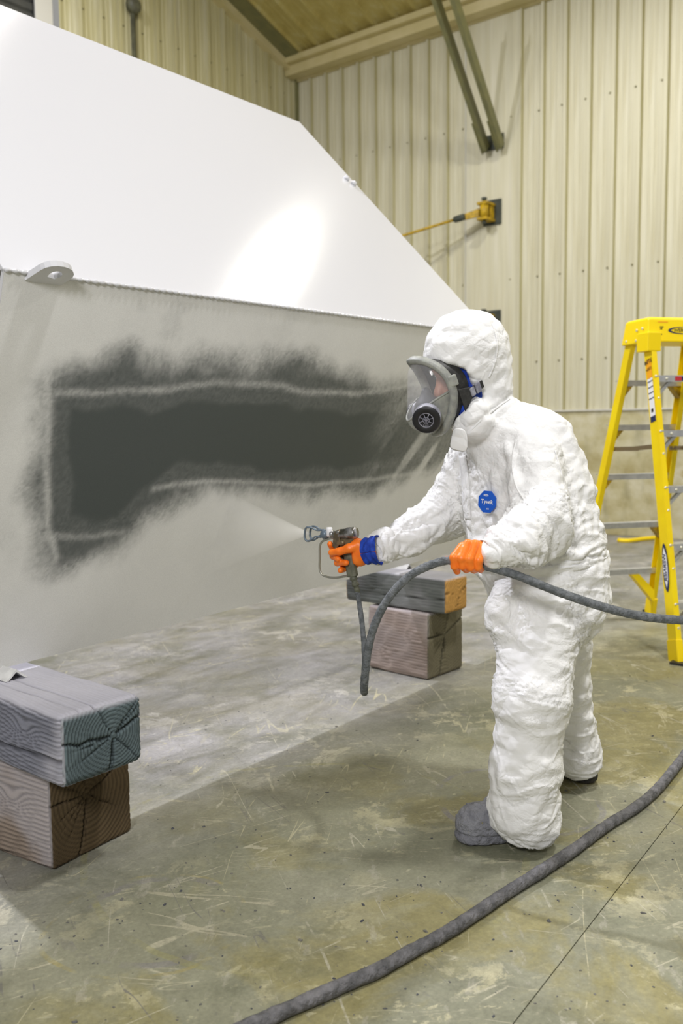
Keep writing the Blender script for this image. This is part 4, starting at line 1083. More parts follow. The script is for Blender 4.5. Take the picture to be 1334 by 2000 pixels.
# cloth grain direction from the nearest limb
best = np.full(len(V), 1e9); axis = np.tile(Zd, (len(V), 1)); stretch = np.full(len(V), .05)
for q in S.p:
    e = S.one(q, V.astype(np.float32)); mk = e < best; best[mk] = e[mk]
    if q[6] is not None: axis[mk] = q[6]
    else: axis[mk] = hf
vp = proj(V)
def near(a, b_, r):                      # weight of closeness to a segment
    a, b_ = np.asarray(a), np.asarray(b_); t = np.clip(((V - a) @ (b_ - a)) / ((b_ - a) @ (b_ - a)), 0, 1)
    return np.exp(-(np.linalg.norm(V - (a + t[:, None] * (b_ - a)), axis=1) / r) ** 2)
leg = np.maximum(near(P(1040, 1340, 2.52), P(1030, 1620, 2.54), .16), near(P(1122, 1340, 2.9), P(1138, 1510, 2.98), .16))
arm = np.maximum(near(aL[1], aL[3], .13), near(aR[0], aR[3], .13))
waist = near(lr2(1060, 1100, 2.7, .15), lr2(1060, 1100, 2.7, -.15), .22)
hood = near(Hc, P(955, 760, 2.65), .16)
# ---- real cloth: the coverall is cut larger than the body, falls under gravity and buckles into folds
inner = SDF()
for q in S.p:
    if q[0] == 'c': inner.cone(q[1], q[2], max(q[3] - .030, .02), max(q[4] - .030, .018), .03)
    else: inner.ell(q[1], q[2], np.maximum(q[3] - .018, .02), .03)
bv_, bf_ = inner.mesh(.020)
def along(a, b_):                       # distance along a bone from its start, and the bone direction
    d = nrm(np.asarray(b_) - np.asarray(a)); return (V - np.asarray(a)) @ d, d
R0 = V.copy()
def lengthen(wt, a, b_, k_, start=0.0):
    global R0
    t, d = along(a, b_); R0 = R0 + d * (wt * k_ * np.clip(t - start, 0, None))[:, None]
sideL = (V - P(1060, 1200, 2.7)) @ Ld > 0
legw = sst(.72, .60, V[:, 2])
lw = legw * sideL; rw2 = legw * ~sideL
lengthen(lw, P(1056, 1150, 2.60), P(1030, 1600, 2.53), .06); lengthen(rw2, P(1090, 1150, 2.80), P(1130, 1500, 2.98), .06)
armL = np.minimum.reduce([S.one(('c', aL[i], aL[i+1], .08, .07, .02, None), V.astype(np.float32)) for i in range(3)]) < .02
armR = np.minimum.reduce([S.one(('c', aR[i], aR[i+1], .08, .06, .02, None), V.astype(np.float32)) for i in range(3)]) < .02
for mk_, A_ in ((armL, aL), (armR, aR)):
    f_ = sst(0, .10, np.linalg.norm(V - A_[0], axis=1)) * mk_
    lengthen(f_, A_[0], A_[1], .14); lengthen(f_, A_[1], A_[3], .20)
tw_ = sst(.60, .72, V[:, 2]) * ~armL * ~armR * sst(1.28, 1.2, V[:, 2])
lengthen(tw_, P(985, 830, 2.69), P(1066, 1140, 2.7), .11)
R0 = R0 + vnormals(V, F) * (.010 * (1 - legw))[:, None]
me_c = bpy.data.meshes.new('cloth_rest'); me_c.from_pydata((V + vnormals(V, F) * (.0015 * (fbm(V * 30, 2, 5) - .5))[:, None]).tolist(), [], F.tolist())
co = bpy.data.objects.new('cloth_rest', me_c); COL.objects.link(co)
co.shape_key_add(name='Basis'); kb = co.shape_key_add(name='rest'); kb.data.foreach_set('co', R0.astype(np.float32).ravel()); kb.value = 0
pinw = np.zeros(len(V))
pinw = np.maximum(pinw, sst(1.36, 1.44, V[:, 2]))
fo = np.sqrt((((V - faceo) @ hf) / .112) ** 2 + (((V - faceo) @ hl) / .160) ** 2 + (((V - faceo) @ hu) / .098) ** 2)
pinw = np.maximum(pinw, sst(1.22, 1.02, fo) * (V[:, 2] > 1.0))
pinw = np.maximum(pinw, sst(.075, .045, np.linalg.norm(V - aL[3], axis=1))); pinw = np.maximum(pinw, sst(.075, .045, np.linalg.norm(V - aR[3], axis=1)))
pinw = np.maximum(pinw, sst(.66, .56, V[:, 2]))
wl0 = P(940, 1128, 2.6); wl1 = P(1192, 1062, 2.72)
wdir = nrm(wl1 - wl0); wn = nrm(np.cross(wdir, Ld)); wn = wn if wn[2] > 0 else -wn
dw = (V - (wl0 + wl1) / 2) @ wn
pinw = np.maximum(pinw, .9 * np.exp(-(dw / .010) ** 2) * ~armL * ~armR * (V[:, 2] > .6))
vg = co.vertex_groups.new(name='pin')
lv = np.round(pinw * 20).astype(int)
for k_ in range(1, 21):
    ids = np.nonzero(lv == k_)[0]
    if len(ids): vg.add(ids.tolist(), k_ / 20, 'REPLACE')
bo = meshobj('cloth_form', bv_, bf_, None); bo.modifiers.new('col', 'COLLISION'); bo.collision.thickness_outer = .004; bo.collision.cloth_friction = 12
cm = co.modifiers.new('cloth', 'CLOTH'); cs = cm.settings
cs.quality = 4; cs.mass = .12; cs.tension_stiffness = 18; cs.compression_stiffness = 18; cs.shear_stiffness = 6; cs.bending_stiffness = .35
cs.tension_damping = 6; cs.compression_damping = 6; cs.shear_damping = 5; cs.bending_damping = .5; cs.air_damping = 4
cs.vertex_group_mass = 'pin'; cs.pin_stiffness = 5; cs.rest_shape_key = kb
cm.collision_settings.use_collision = True; cm.collision_settings.distance_min = .004; cm.collision_settings.use_self_collision = False; cm.collision_settings.collision_quality = 2
NF = 17
cm.point_cache.frame_start = 1; cm.point_cache.frame_end = NF
for f_ in range(1, NF + 1): SC.frame_set(f_)
dg_ = bpy.context.evaluated_depsgraph_get()
ev = co.evaluated_get(dg_); X = np.empty(len(V) * 3, np.float32); ev.data.vertices.foreach_get('co', X); X = X.reshape(-1, 3).astype(float)
bpy.data.objects.remove(co); bpy.data.objects.remove(bo); SC.frame_set(1)
G_ = Graph(F, len(V)); U_ = X - V; us_ = U_.copy()
for _ in range(5): us_ = .4 * us_ + .6 * G_.mean(us_)
qt = (1 - .75 * np.clip(arm + .5 * waist, 0, 1))[:, None]; X = V + U_ * (1 - .85 * qt) + us_ * .85 * qt
legz = np.maximum(sst(.62, .45, V[:, 2]), .25 * sst(.75, .6, V[:, 2]))
stretch = .085 * legz + .010
X = crumple(X, F, axis, stretch, iters=240, bend=.085, tether=.006, seed=3, amp=.012, floor=.02)
print('cloth moved', np.abs(X - V).max(), np.abs(X - V).mean(), np.isnan(X).any())
# the gathers: elastic at the waist, cuffs and hems pinch the cloth in
n0 = vnormals(X, F)
wl0 = P(940, 1128, 2.6); wl1 = P(1192, 1062, 2.72)
wdir = nrm(wl1 - wl0); wn = nrm(np.cross(wdir, Ld)); wn = wn if wn[2] > 0 else -wn
dw = (X - (wl0 + wl1) / 2) @ wn
tors = waist > .05
pin = np.exp(-(dw / .012) ** 2) * (arm < .35) * (np.abs((X - P(1065, 1100, 2.7)) @ Ld) < .25) * (X[:, 2] > .6)
X = X - n0 * (.012 * pin)[:, None]
# seam where hood meets the body
sa, sb = P(998, 775, 2.62), P(880, 868, 2.58)
sd = nrm(sb - sa); sn = nrm(np.cross(sd, ray(940, 820)))
ds = (X - sa) @ sn; ts = (X - sa) @ sd / np.linalg.norm(sb - sa)
seam = np.exp(-(ds / .007) ** 2) * (ts > -.1) * (ts < 1.1) * (X[:, 2] > .95)
X = X - n0 * (.009 * seam)[:, None]
# finer surface: split every face in four, then press sharp creases across the grain
G0 = Graph(F, len(X))
for _ in range(10): axis = G0.mean(axis)
axis /= np.linalg.norm(axis, axis=1)[:, None] + 1e-9
AT = np.column_stack([X, axis, leg, arm, waist, hood, V])
ed = np.vstack([F[:, [0, 1]], F[:, [1, 2]], F[:, [2, 3]], F[:, [3, 0]]]); ek = np.sort(ed, 1); ue, inv = np.unique(ek, axis=0, return_inverse=True); inv = inv.ravel()
nV, nF = len(X), len(F); mid = nV + inv.reshape(4, nF).T; cen_ = nV + len(ue) + np.arange(nF)
AT = np.vstack([AT, (AT[ue[:, 0]] + AT[ue[:, 1]]) / 2, AT[F].mean(1)])
F = np.vstack([np.column_stack([F[:, k_], mid[:, k_], cen_, mid[:, (k_ + 3) % 4]]) for k_ in range(4)])
G1 = Graph(F, len(AT)); X = AT[:, :3].copy()
for _ in range(2): X = .5 * X + .5 * G1.mean(X)
axis, leg, arm, waist, hood, V = AT[:, 3:6], AT[:, 6], AT[:, 7], AT[:, 8], AT[:, 9], AT[:, 10:13]
n0 = vnormals(X, F)
al = np.einsum('ij,ij->i', V, axis)
h_ = np.zeros(len(X)); bas = V * 6.5
for k_, (fa, sl_, am) in enumerate(((15, .9, .0052), (24, -1.3, .0044), (20, 2.2, .0040), (38, .5, .0024), (9, 3.0, .0040))):
    wv_ = fbm(V * 4 + 13 * k_, 2, 200 + k_)
    p_ = bas * (.42 + .16 * k_) + axis * (al * fa + sl_ * (V @ Ld) * 10 + wv_ * 2.2)[:, None]
    n_ = vnoise(p_ + 31 * k_, 210 + k_)
    rdg = np.clip(1 - np.abs(n_ - .5) * 13, 0, 1) ** 1.3
    h_ += am * rdg * (.25 + np.clip(leg + arm + .7 * waist + .35 * hood, 0, 1)) * sst(.40, .60, fbm(V * 5 + 5 * k_, 2, 230 + k_))
for k_ in range(12):
    dv = nrm(rng.normal(size=3)); wv_ = fbm(V * 3 + k_ * 11, 2, 120 + k_); fr_ = 9 + 2.4 * k_
    f_ = (V @ dv) * fr_ + 1.8 * wv_; tri = np.abs(f_ - np.floor(f_) - .5) * 2
    h_ += (tri - .5) * sst(.50, .60, fbm(V * 6 + k_ * 7, 2, 140 + k_)) * (.058 / fr_)
X = X + n0 * h_[:, None]
X[:, 2] = np.maximum(X[:, 2], .018)
suit = meshobj('coverall', X, F, M['suit'], person, True)
suit['label'] = 'white hooded disposable coverall'
bvh = BVHTree.FromPolygons([Vector(v_) for v_ in X], F.tolist())
def onsuit(x, y, lift=.002):
    d = Vector(nrm(ray(x, y))); h_ = bvh.ray_cast(Vector(CAMP), d)
    if h_[0] is None:
        q = bvh.find_nearest(Vector(P(x, y, 2.5)))
        return np.array(q[0]), np.array(q[1])
    return np.array(h_[0]), np.array(h_[1]) if h_[1] is not None else None
def drape(name, pts2d_grid, material, parent, lift=.003, thick=.0, smooth=True):
    """a strip of cloth laid over the suit: a grid of outline points resting on its surface"""
    g = np.array([[onsuit(x, y)[0] for x, y in row] for row in pts2d_grid])
    vd = -nrm(ray(*np.array(pts2d_grid[len(pts2d_grid)//2][0])))
    # relax so that the strip bridges the folds
    for _ in range(4):
        h_ = g.copy(); h_[1:-1] = (g[:-2] + g[2:] + 2*g[1:-1]) / 4; g = h_
    g = g + vd * lift
    r, c = g.shape[:2]; V_ = g.reshape(-1, 3); F_ = [(i*c + j, i*c + j + 1, (i+1)*c + j + 1, (i+1)*c + j) for i in range(r-1) for j in range(c-1)]
    o = meshobj(name, V_, F_, material, parent, smooth)
    s_ = o.modifiers.new('thickness', 'SOLIDIFY'); s_.thickness = .0015; s_.offset = 0
    return o
def strip(center, half, n):            # centre line in outline points, half width -> grid
    c = smoothpath([(x, y, 0) for x, y in center], n)[:, :2]; t = np.gradient(c, axis=0); t /= np.linalg.norm(t, axis=1)[:, None]
    nn_ = np.stack([-t[:, 1], t[:, 0]], 1)
    return [[tuple(c[i] + nn_[i]*s_) for s_ in np.linspace(-half, half, 4)] for i in range(n)]
try:
    zf = drape('zip_flap', strip([(903, 890), (908, 930), (910, 975), (912, 1015)], 7, 26), M['suit'], suit, .004)
    for nm_, ln_ in (('neck_seam', [(996, 778), (970, 796), (938, 822), (912, 848), (892, 866)]), ('hood_seam', [(962, 632), (972, 668), (968, 705), (955, 738)]), ('sleeve_seam', [(1008, 858), (1000, 900), (1008, 950), (1030, 985)]), ('sleeve_seam', [(1085, 880), (1100, 930), (1112, 975)])):
        drape(nm_, strip(ln_, 1.6, 26), M['suit'], suit, .0022)
    # octagonal chest label with its lettering
    oc = (951, 980); R8 = 19.5
    def oct_(s_): return [(oc[0] + .93*R8*s_*math.cos(a), oc[1] + 1.18*R8*s_*math.sin(a)) for a in np.radians(np.arange(22.5, 382.5, 45) + 4)]
    rings = [oct_(s_) for s_ in (.001, .33, .66, 1.0)]
    lifted = []
    ctr0, cn = onsuit(*oc)
    pn = nrm(sum(onsuit(*q)[1] for q in oct_(.6)) + 1e-6); pn = pn if pn @ ray(*oc) < 0 else -pn
    pn = nrm(pn + .6 * -nrm(ray(*oc)))
    hits = np.array([onsuit(oc[0] + i_ * 3.0, oc[1] + j_ * 3.6)[0] for i_ in range(-6, 7) for j_ in range(-6, 7) if i_*i_ + j_*j_ < 40])
    off = max((hits - ctr0) @ pn) + .005
    lc = onplane(*oc, ctr0 + pn * off, pn)
    poly = [onplane(*q, lc, pn) for q in oct_(1.0)]
    lab = MB().prism([q - pn*.004 for q in poly], pn * .004).build('chest_label', M['labelblue'], suit)
    lab['label'] = 'blue octagonal chest label'
    ex = nrm(onplane(oc[0] + 10, oc[1] + 1.2, lc, pn) - lc); ey = nrm(onplane(oc[0], oc[1] - 10, lc, pn) - lc); ey = nrm(ey - ex * (ey @ ex))
    place_text('label_lettering', 'Tyvek', lc + ex*.0005 + pn*.0006, ex, ey, .0165, M['whiteprint'], suit)
    place_text('label_lettering', '400', lc - ey*.0205 + ex*.004 + pn*.0006, ex, ey, .0065, M['whiteprint'], suit, False)
    oe = lc + ey*.0185 - ex*.004 + pn*.0006
    MB().add(ellipse_pts(oe, ex*.0085, ey*.0030, 24), [tuple(range(24))]).build('label_emblem', M['whiteprint'], suit)
    place_text('label_lettering', 'DUPONT', oe + pn*.0004, ex, ey, .0034, M['labelblue'], suit)
except Exception as ex_err:
    print('label trouble', ex_err)
# standing collar flap under the chin
def sheetmesh(name, rows, material, parent, thick=.002, sub=1):
    r, c = len(rows), len(rows[0]); V_ = [q for row in rows for q in row]
    F_ = [(i*c + j, i*c + j + 1, (i+1)*c + j + 1, (i+1)*c + j) for i in range(r-1) for j in range(c-1)]
    o = meshobj(name, V_, F_, material, parent, True)
    s_ = o.modifiers.new('thickness', 'SOLIDIFY'); s_.thickness = thick; s_.offset = 0
    if sub:
        q_ = o.modifiers.new('smooth', 'SUBSURF'); q_.levels = sub; q_.render_levels = sub
    return o
sheetmesh('collar_flap', [[P(884, 836, 2.535), P(896, 834, 2.51), P(912, 838, 2.495)], [P(880, 856, 2.535), P(894, 858, 2.515), P(914, 862, 2.50)], [P(875, 878, 2.55), P(893, 882, 2.53), P(917, 886, 2.515)]], M['suit'], suit)

# ---- head, inner hood
hd_ = SDF()
hd_.ell(Hc + hu*.015, np.array([hf, hl, hu]), (.098, .076, .108), .02)
hd_.ell(Hc + hf*.055 - hu*.055, np.array([hf, hl, hu]), (.046, .052, .066), .03)
hd_.cone(Hc + hf*.098 - hu*.012, Hc + hf*.116 - hu*.046, .009, .015, .014)       # nose
hd_.ell(Hc + hf*.086 + hu*.016, np.array([hf, hl, hu]), (.016, .050, .012), .014) # brow
hd_.ell(Hc + hf*.094 - hu*.078, np.array([hf, hl, hu]), (.012, .024, .008), .008) # lips
hd_.cone(Hc - hf*.02 - hu*.06, P(968, 830, 2.68), .055, .055, .03)
hv, hfc = hd_.mesh(.005)
head = meshobj('head', hv, hfc, M['skin'], person, True)
for sg in (1, -1):
    ec = Hc + hf*.083 + hl*sg*.032 - hu*.004
    MB().lathe(ec, hf, [(-.012, .004), (-.009, .009), (0, .0125), (.008, .009), (.0115, .003)], 14).build('eye', M['whiteprint'], head, True)
    MB().lathe(ec + hf*.0088, hf, [(0, .005), (.003, .003)], 12).build('iris', M['rubber'], head)
ih = SDF()
ih.ell(Hc - hf*.006 + hu*.01, np.array([hf, hl, hu]), (.098, .086, .106), .02)
ih.cone(P(915, 790, 2.60), P(955, 830, 2.66), .052, .050, .03)
ih.ell(Hc + hf*.020 - hu*.065, np.array([hf, hl, hu]), (.052, .070, .055), .02)
def ihcut(X):
    y = X - (Hc + hf*.105 - hu*.02).astype(np.float32); a, b_, c_ = y @ hf.astype(np.float32), y @ hl.astype(np.float32), y @ hu.astype(np.float32)
    return (1 - np.sqrt((a / .075) ** 2 + (b_ / .075) ** 2 + (c_ / .10) ** 2)) * .08
iv, if_ = ih.mesh(.006, cut=ihcut)
iv = iv + vnormals(iv, if_) * (.004 * (fbm(iv * 24, 3, 17) - .5))[:, None]
inh = meshobj('inner_hood', iv, if_, M['blue'], person, True); inh['label'] = 'blue cloth hood liner'

# ---- respirator
Mc = P(829, 776, 2.585)
def mk(f_, l_, u_): return Mc + hf*f_ + hl*l_ + hu*u_
def ring_l(t): return .083 * math.sin(t) * (1 - .10 * math.cos(t) * -1 * .6)
def ring_u(t): return .116 * math.cos(t) if math.cos(t) > 0 else .116 * math.cos(t)
rp_ = []
for t in np.linspace(0, 2*math.pi, 56, endpoint=False):
    l_ = .083 * math.sin(t) * (1.0 + .10 * math.cos(t)); u_ = .113 * math.cos(t)
    rp_.append((l_, u_, -.052 * (abs(l_) / .083) ** 1.6))
rpw = np.array([mk(f_, l_, u_) for l_, u_, f_ in rp_])
resp = MB().loop(rpw, 0, 10, sec=(.0085, .0125)).build('respirator', M['maskgrey'], person, True)
resp['label'] = 'grey full face respirator with clear visor'
for sg in (1, -1):   # wing on the frame where the upper strap leaves
    MB().box(mk(-.058, sg*.088, .024), hf*.014, hl*.006, hu*.016).build('frame_lug', M['maskgrey'], resp, bevel=.004)
# visor: bulging sheet from the top of the frame to a slanted lower edge
def bulge(u_, l_, s_):
    return 0
rows = []
nr = 15
for i in range(nr):
    v_ = i / (nr - 1); row = []
    for j in range(21):
        h_ = (j / 20 - .5) * 2
        ut = .108 - v_ * .108 * 1.0 - v_ * .045 * (1 - abs(h_)**1.5) * 1.0
        # ring half width at this height
        cu = np.clip(ut / .113, -1, 1); st_ = math.sqrt(max(0, 1 - cu*cu)); wl_ = .083 * st_ * (1 + .10 * cu)
        l_ = h_ * (wl_ - .003)
        fr = -.052 * (abs(l_) / .083) ** 1.6
        bl = (.012 + .060 * v_) * math.sqrt(max(0, 1 - abs(h_) ** 2.2)) * min(1, v_ * 6)
        row.append(mk(fr + bl, l_, ut))
    rows.append(row)
visor = sheetmesh('visor', rows, M['lens'], resp, .0018); visor['label'] = 'clear visor'
edge_ = rows[-1]
MB().tube(edge_, .0032, 8).build('visor_rim', M['maskgrey'], resp, True)
# lower housing
rows2 = []
for i in range(9):
    v_ = i / 8; row = []
    for j in range(21):
        h_ = (j / 20 - .5) * 2
        e_ = np.array(edge_[j]); ul = (e_ - Mc) @ hu; ll = (e_ - Mc) @ hl; fl_ = (e_ - Mc) @ hf
        ub = -.110 - .003*(1 - abs(h_)); cu = np.clip((-.113 + .02*abs(h_)) / .113, -1, 1)
        tl = h_ * .060
        ue = ul + (-.112 + .055 * abs(h_)**2.0 - ul) * v_; le = ll + (tl - ll) * v_
        cu = np.clip(ue / .113, -1, 1)
        fb_ = -.052 * (abs(le) / .083) ** 1.6
        fe = fl_ * (1 - v_) + (fb_ + .0) * v_ + .022 * math.sin(math.pi * v_) * (1 - abs(h_)**2)
        row.append(mk(fe, le, ue))
    rows2.append(row)
sheetmesh('lower_housing', rows2, M['maskgrey'], resp, .003)
# rubber face seal behind the frame
skm = []
for i in range(7):
    v_ = i / 6; row = []
    for (l_, u_, f_) in rp_ + rp_[:1]:
        k_ = 1 - .10 * v_; dep = .050 * (.55 + .45 * abs(l_) / .083)
        row.append(mk(f_ - .006 - dep * v_, l_ * k_ * (1 + .05 * math.sin(v_ * 3.1)), u_ * (1 - .12 * v_)))
    skm.append(row)
sheetmesh('face_seal', skm, M['rubber'], resp, .004)
# nose cup and speech plate seen through the visor
ncup = SDF(); ncup.ell(mk(.002, 0, -.048), np.array([hf, hl, hu]), (.046, .040, .046), .02); ncup.cone(mk(.0, 0, -.02), mk(-.01, 0, .012), .026, .014, .02)
cv_, cf_ = ncup.mesh(.004); meshobj('nose_cup', cv_, cf_, M['maskdark'], resp, True)
for sg in (1, -1):
    MB().lathe(mk(.018, sg*.026, -.036), hl*sg + hf*.5, [(0, .013), (.010, .013), (.012, .008)], 16).build('inhale_valve', M['maskgrey'], resp, True)
# filter cartridges
for sg in (1, -1):
    ca = nrm(hl*.77 + hf*.60 - hu*.16) if sg > 0 else nrm(-hl*.95 + hf*.2); c0 = mk(.022, .036, -.044) if sg > 0 else mk(-.005, -.034, -.05)
    MB().lathe(c0, ca, [(-.01, .022), (.012, .024), (.016, .036)], 28).build('cartridge_mount', M['maskdark'], resp, True)
    cr_ = MB().lathe(c0 + ca*.014, ca, [(0, .036), (.002, .0395), (.024, .0395), (.026, .038), (.026, .034)], 36).build('filter_rim', M['cart_grey'], resp, True)
    MB().lathe(c0 + ca*.036, ca, [(0, .0375), (.006, .040), (.010, .040), (.013, .037), (.0135, .022), (.010, .020), (.010, .001)], 36).build('filter_cartridge', M['cart_black'], resp, True)
    g1 = nrm(np.cross(ca, hu)); g2 = np.cross(ca, g1); cc_ = c0 + ca*.0485
    gr_ = MB()
    for k_ in range(4):
        a = math.pi/4 * k_ * 1.0; d = g1*math.cos(a) + g2*math.sin(a)
        gr_.tube([cc_ - d*.021, cc_ + d*.021], .0013, 6)
    gr_.loop(ellipse_pts(cc_, g1*.021, g2*.021, 28), .0016, 6); gr_.loop(ellipse_pts(cc_, g1*.009, g2*.009, 20), .0012, 6)
    gr_.build('filter_grille', M['cart_grey'], resp, True)
# strap with buckle on each cheek
for sg in (1, -1):
    s0 = mk(-.066, sg*.083, -.030); s1 = mk(-.100, sg*.094, -.022); s2 = mk(-.140, sg*.095, -.014)
    wv_ = hu
    MB().prism([s0 + wv_*.026, s1 + wv_*.012, s1 - wv_*.016, s0 - wv_*.040], hl*sg*.005).build('strap_tab', M['rubber'], resp, bevel=.002)
    MB().prism([s1 + wv_*.010, s2 + wv_*.009, s2 - wv_*.011, s1 - wv_*.014], hl*sg*.004).build('strap', M['rubber'], resp)
    bd = nrm(s2 - s1)
    bk_ = MB().box(s1 + hl*sg*.008 - wv_*.002, bd*.0075, hl*sg*.004, wv_*.0125); bk_.box(s1 + bd*.019 + hl*sg*.009 - wv_*.001, bd*.0085, hl*sg*.005, wv_*.014)
    bk_.build('buckle', M['cart_grey'], resp, bevel=.003)

# ---- boots
def boot(heel, toe, label, sole_only=False):
    heel = np.asarray(heel); toe = np.asarray(toe); d = nrm(toe - heel); Lb = np.linalg.norm(toe - heel); s_ = np.cross(Zd, d)
    b_ = SDF(); A = np.array([d, s_, Zd])
    b_.ell(toe - d*.055 + Zd*.048, A, (.062, .054, .062), .02)
    b_.cone(toe - d*.10 + Zd*.052, heel + d*.10 + Zd*.075, .050, .056, .03)
    b_.cone(heel + d*.045 + Zd*.04, heel + d*.055 + Zd*.12, .044, .046, .03)
    b_.cone(heel + d*.08 + Zd*.09, heel + d*.07 + Zd*.13, .046, .046, .03)
    b_.ell(toe - d*.05 + Zd*.018, A, (.058, .055, .03), .012); b_.cone(toe - d*.05 + Zd*.02, heel + d*.045 + Zd*.02, .044, .040, .015)
    v_, f_ = b_.mesh(.0048, floor=.004)
    n_ = vnormals(v_, f_)
    lum = sst(.55, .8, fbm(v_ * 70, 3, 23)) * sst(.04, .08, v_[:, 2])
    cre = 1 - np.clip(np.abs(fbm(v_ * 30, 3, 24) - .5) * 12, 0, 1)
    v_ = v_ + n_ * (.007 * lum - .0045 * cre * sst(.35, .6, fbm(v_ * 12, 2, 27)) + .004 * (fbm(v_ * 18, 3, 25) - .5))[:, None]
    groove = np.exp(-((v_[:, 2] - .030) / .004) ** 2); v_ = v_ - n_ * (.005 * groove)[:, None]
    v_[:, 2] = np.maximum(v_[:, 2], .002)
    o = meshobj('boot', v_, f_, M['boot'], person, True); o['label'] = label
    return o
hb_, tb_ = onz(1048, 1640, 0), onz(893, 1640, 0)
boot(hb_, tb_, 'grey work boot caked in dried paint')
h2, t2_ = onz(1165, 1532, 0), onz(1060, 1500, 0)
b2_ = boot(h2, h2 + nrm(t2_ - h2) * .26, 'dark work boot under the trouser hem'); b2_.data.materials[0] = M['sole']

# ---- gloves
def glove(name, build, seed):
    g = SDF(); build(g); v_, f_ = g.mesh(.0023)
    n_ = vnormals(v_, f_)
    v_ = v_ + n_ * (.0010 * (fbm(v_ * 90, 3, seed) - .5) * 2)[:, None]
    o = meshobj(name, v_, f_, M['glove'], person, True); o['label'] = 'orange disposable glove'; return o
DHR = 2.345
def lh(x, y, d): return P(x, y, DHR + d)
def left_hand(g):
    R0 = .0112
    # palm: broad flat mass over the hose
    g.cone(lh(905, 1076, .004), lh(936, 1076, .004), .019, .020, .008)
    g.cone(lh(908, 1074, .0), lh(950, 1086, .010), .018, .024, .012); g.cone(lh(930, 1068, .002), lh(952, 1082, .010), .018, .025, .012)
    g.cone(lh(950, 1085, .010), lh(968, 1086, .018), .025, .027, .012)
    for pts, r in (([(903, 1067, -.012), (887, 1089, -.026), (888, 1106, -.020), (893, 1116, -.004)], (.0118, .0115, .0105, .0092)),
                   ([(914, 1062, -.016), (901, 1090, -.032), (904, 1106, -.026), (911, 1113, -.004)], (.0124, .0122, .0108, .0094)),
                   ([(927, 1063, -.016), (917, 1092, -.033), (920, 1108, -.026), (926, 1114, -.004)], (.0124, .0122, .0108, .0094)),
                   ([(940, 1070, -.010), (935, 1094, -.028), (934, 1108, -.022), (939, 1113, -.002)], (.0118, .0112, .0100, .0088))):
        g.chain([lh(*q) for q in pts], r, .0035)
    g.chain([lh(930, 1088, .028), lh(903, 1098, .030), lh(886, 1097, .020), lh(873, 1093, .012)], (.016, .0125, .0112, .0098), .005)   # thumb behind the hose
    g.cone(lh(940, 1104, .014), lh(958, 1104, .020), .012, .014, .008)
glove('glove', left_hand, 51)
# right hand around the gun grip: points lie in the gun's own plane, with an offset towards his left
gd = nrm(np.array([-.14, .975, 0])); gs = np.array([-gd[1], gd[0], 0]); gc = P(680, 1070, 2.72)
def G(x, y, o_=0.0):
    return onplane(x, y, gc, gs) + gs * o_
def right_hand(g):
    g.cone(G(697, 1068, -.006), G(702, 1092, -.004), .021, .022, .010)
    g.cone(G(700, 1066, .0), G(716, 1077, .0), .022, .026, .012); g.cone(G(702, 1090, .0), G(718, 1082, .0), .020, .026, .012)
    g.cone(G(692, 1068, -.030), G(697, 1094, -.028), .014, .014, .010); g.cone(G(704, 1080, -.006), G(694, 1080, -.030), .024, .014, .012)
    g.chain([G(703, 1064, .010), G(690, 1069, .024), G(672, 1075, .028), G(656, 1077, .026)], (.017, .0135, .0115, .0102), .006)   # thumb
    g.chain([G(692, 1066, -.034), G(660, 1069, -.036), G(648, 1074, -.010), G(648, 1062, .010)], (.0118, .011, .0105, .0092), .004)
    g.chain([G(694, 1077, -.036), G(658, 1083, -.038), G(650, 1086, -.004), G(667, 1090, .020)], (.0122, .0115, .0112, .0098), .004)
    g.chain([G(695, 1088, -.036), G(668, 1097, -.038), G(659, 1099, -.002), G(683, 1097, .022)], (.0120, .0112, .0110, .0095), .004)
    g.chain([G(697, 1098, -.032), G(680, 1108, -.034), G(668, 1112, -.006), G(669, 1113, .012)], (.0108, .0100, .0098, .0088), .004)
glove('glove', right_hand, 52)
# wrinkled glove cuffs and the blue sleeve under the right cuff
def cuff(name, a, b_, ra, rb, material, seed, n=30, rows_=14, amp=.003, par=person):
    a, b_ = np.asarray(a), np.asarray(b_); d = nrm(b_ - a); u_ = nrm(np.cross(d, Zd)); w_ = np.cross(d, u_); rr_ = []
    for i in range(rows_):
        t = i / (rows_ - 1); row = []
        for k_ in range(n + 1):
            an_ = 2*math.pi * (k_ % n) / n; r = ra + (rb - ra) * t
            r += amp * math.sin(t * 16 + 2 * math.sin(an_ * 2 + seed)) + amp * .7 * math.sin(an_ * 5 + seed + t * 5)
            row.append(a + d * np.linalg.norm(b_ - a) * t + r * (math.cos(an_) * u_ + math.sin(an_) * w_))
        rr_.append(row)
    return sheetmesh(name, rr_, material, par, .002)
sl = cuff('sleeve', G(711, 1078), G(738, 1074, -.01), .037, .043, M['blue'], 2); sl['label'] = 'blue shirt sleeve at the right wrist'
cuff('coverall_cuff', P(760, 1061, 2.755), P(726, 1078, 2.715), .053, .046, M['suit'], 5, par=suit)
cuff('coverall_cuff', P(985, 1067, 2.352), P(955, 1084, 2.342), .054, .043, M['suit'], 7, par=suit)
gc2 = cuff('glove_cuff', P(950, 1086, 2.352), P(972, 1084, 2.358), .028, .033, M['glove'], 1, amp=.0025)

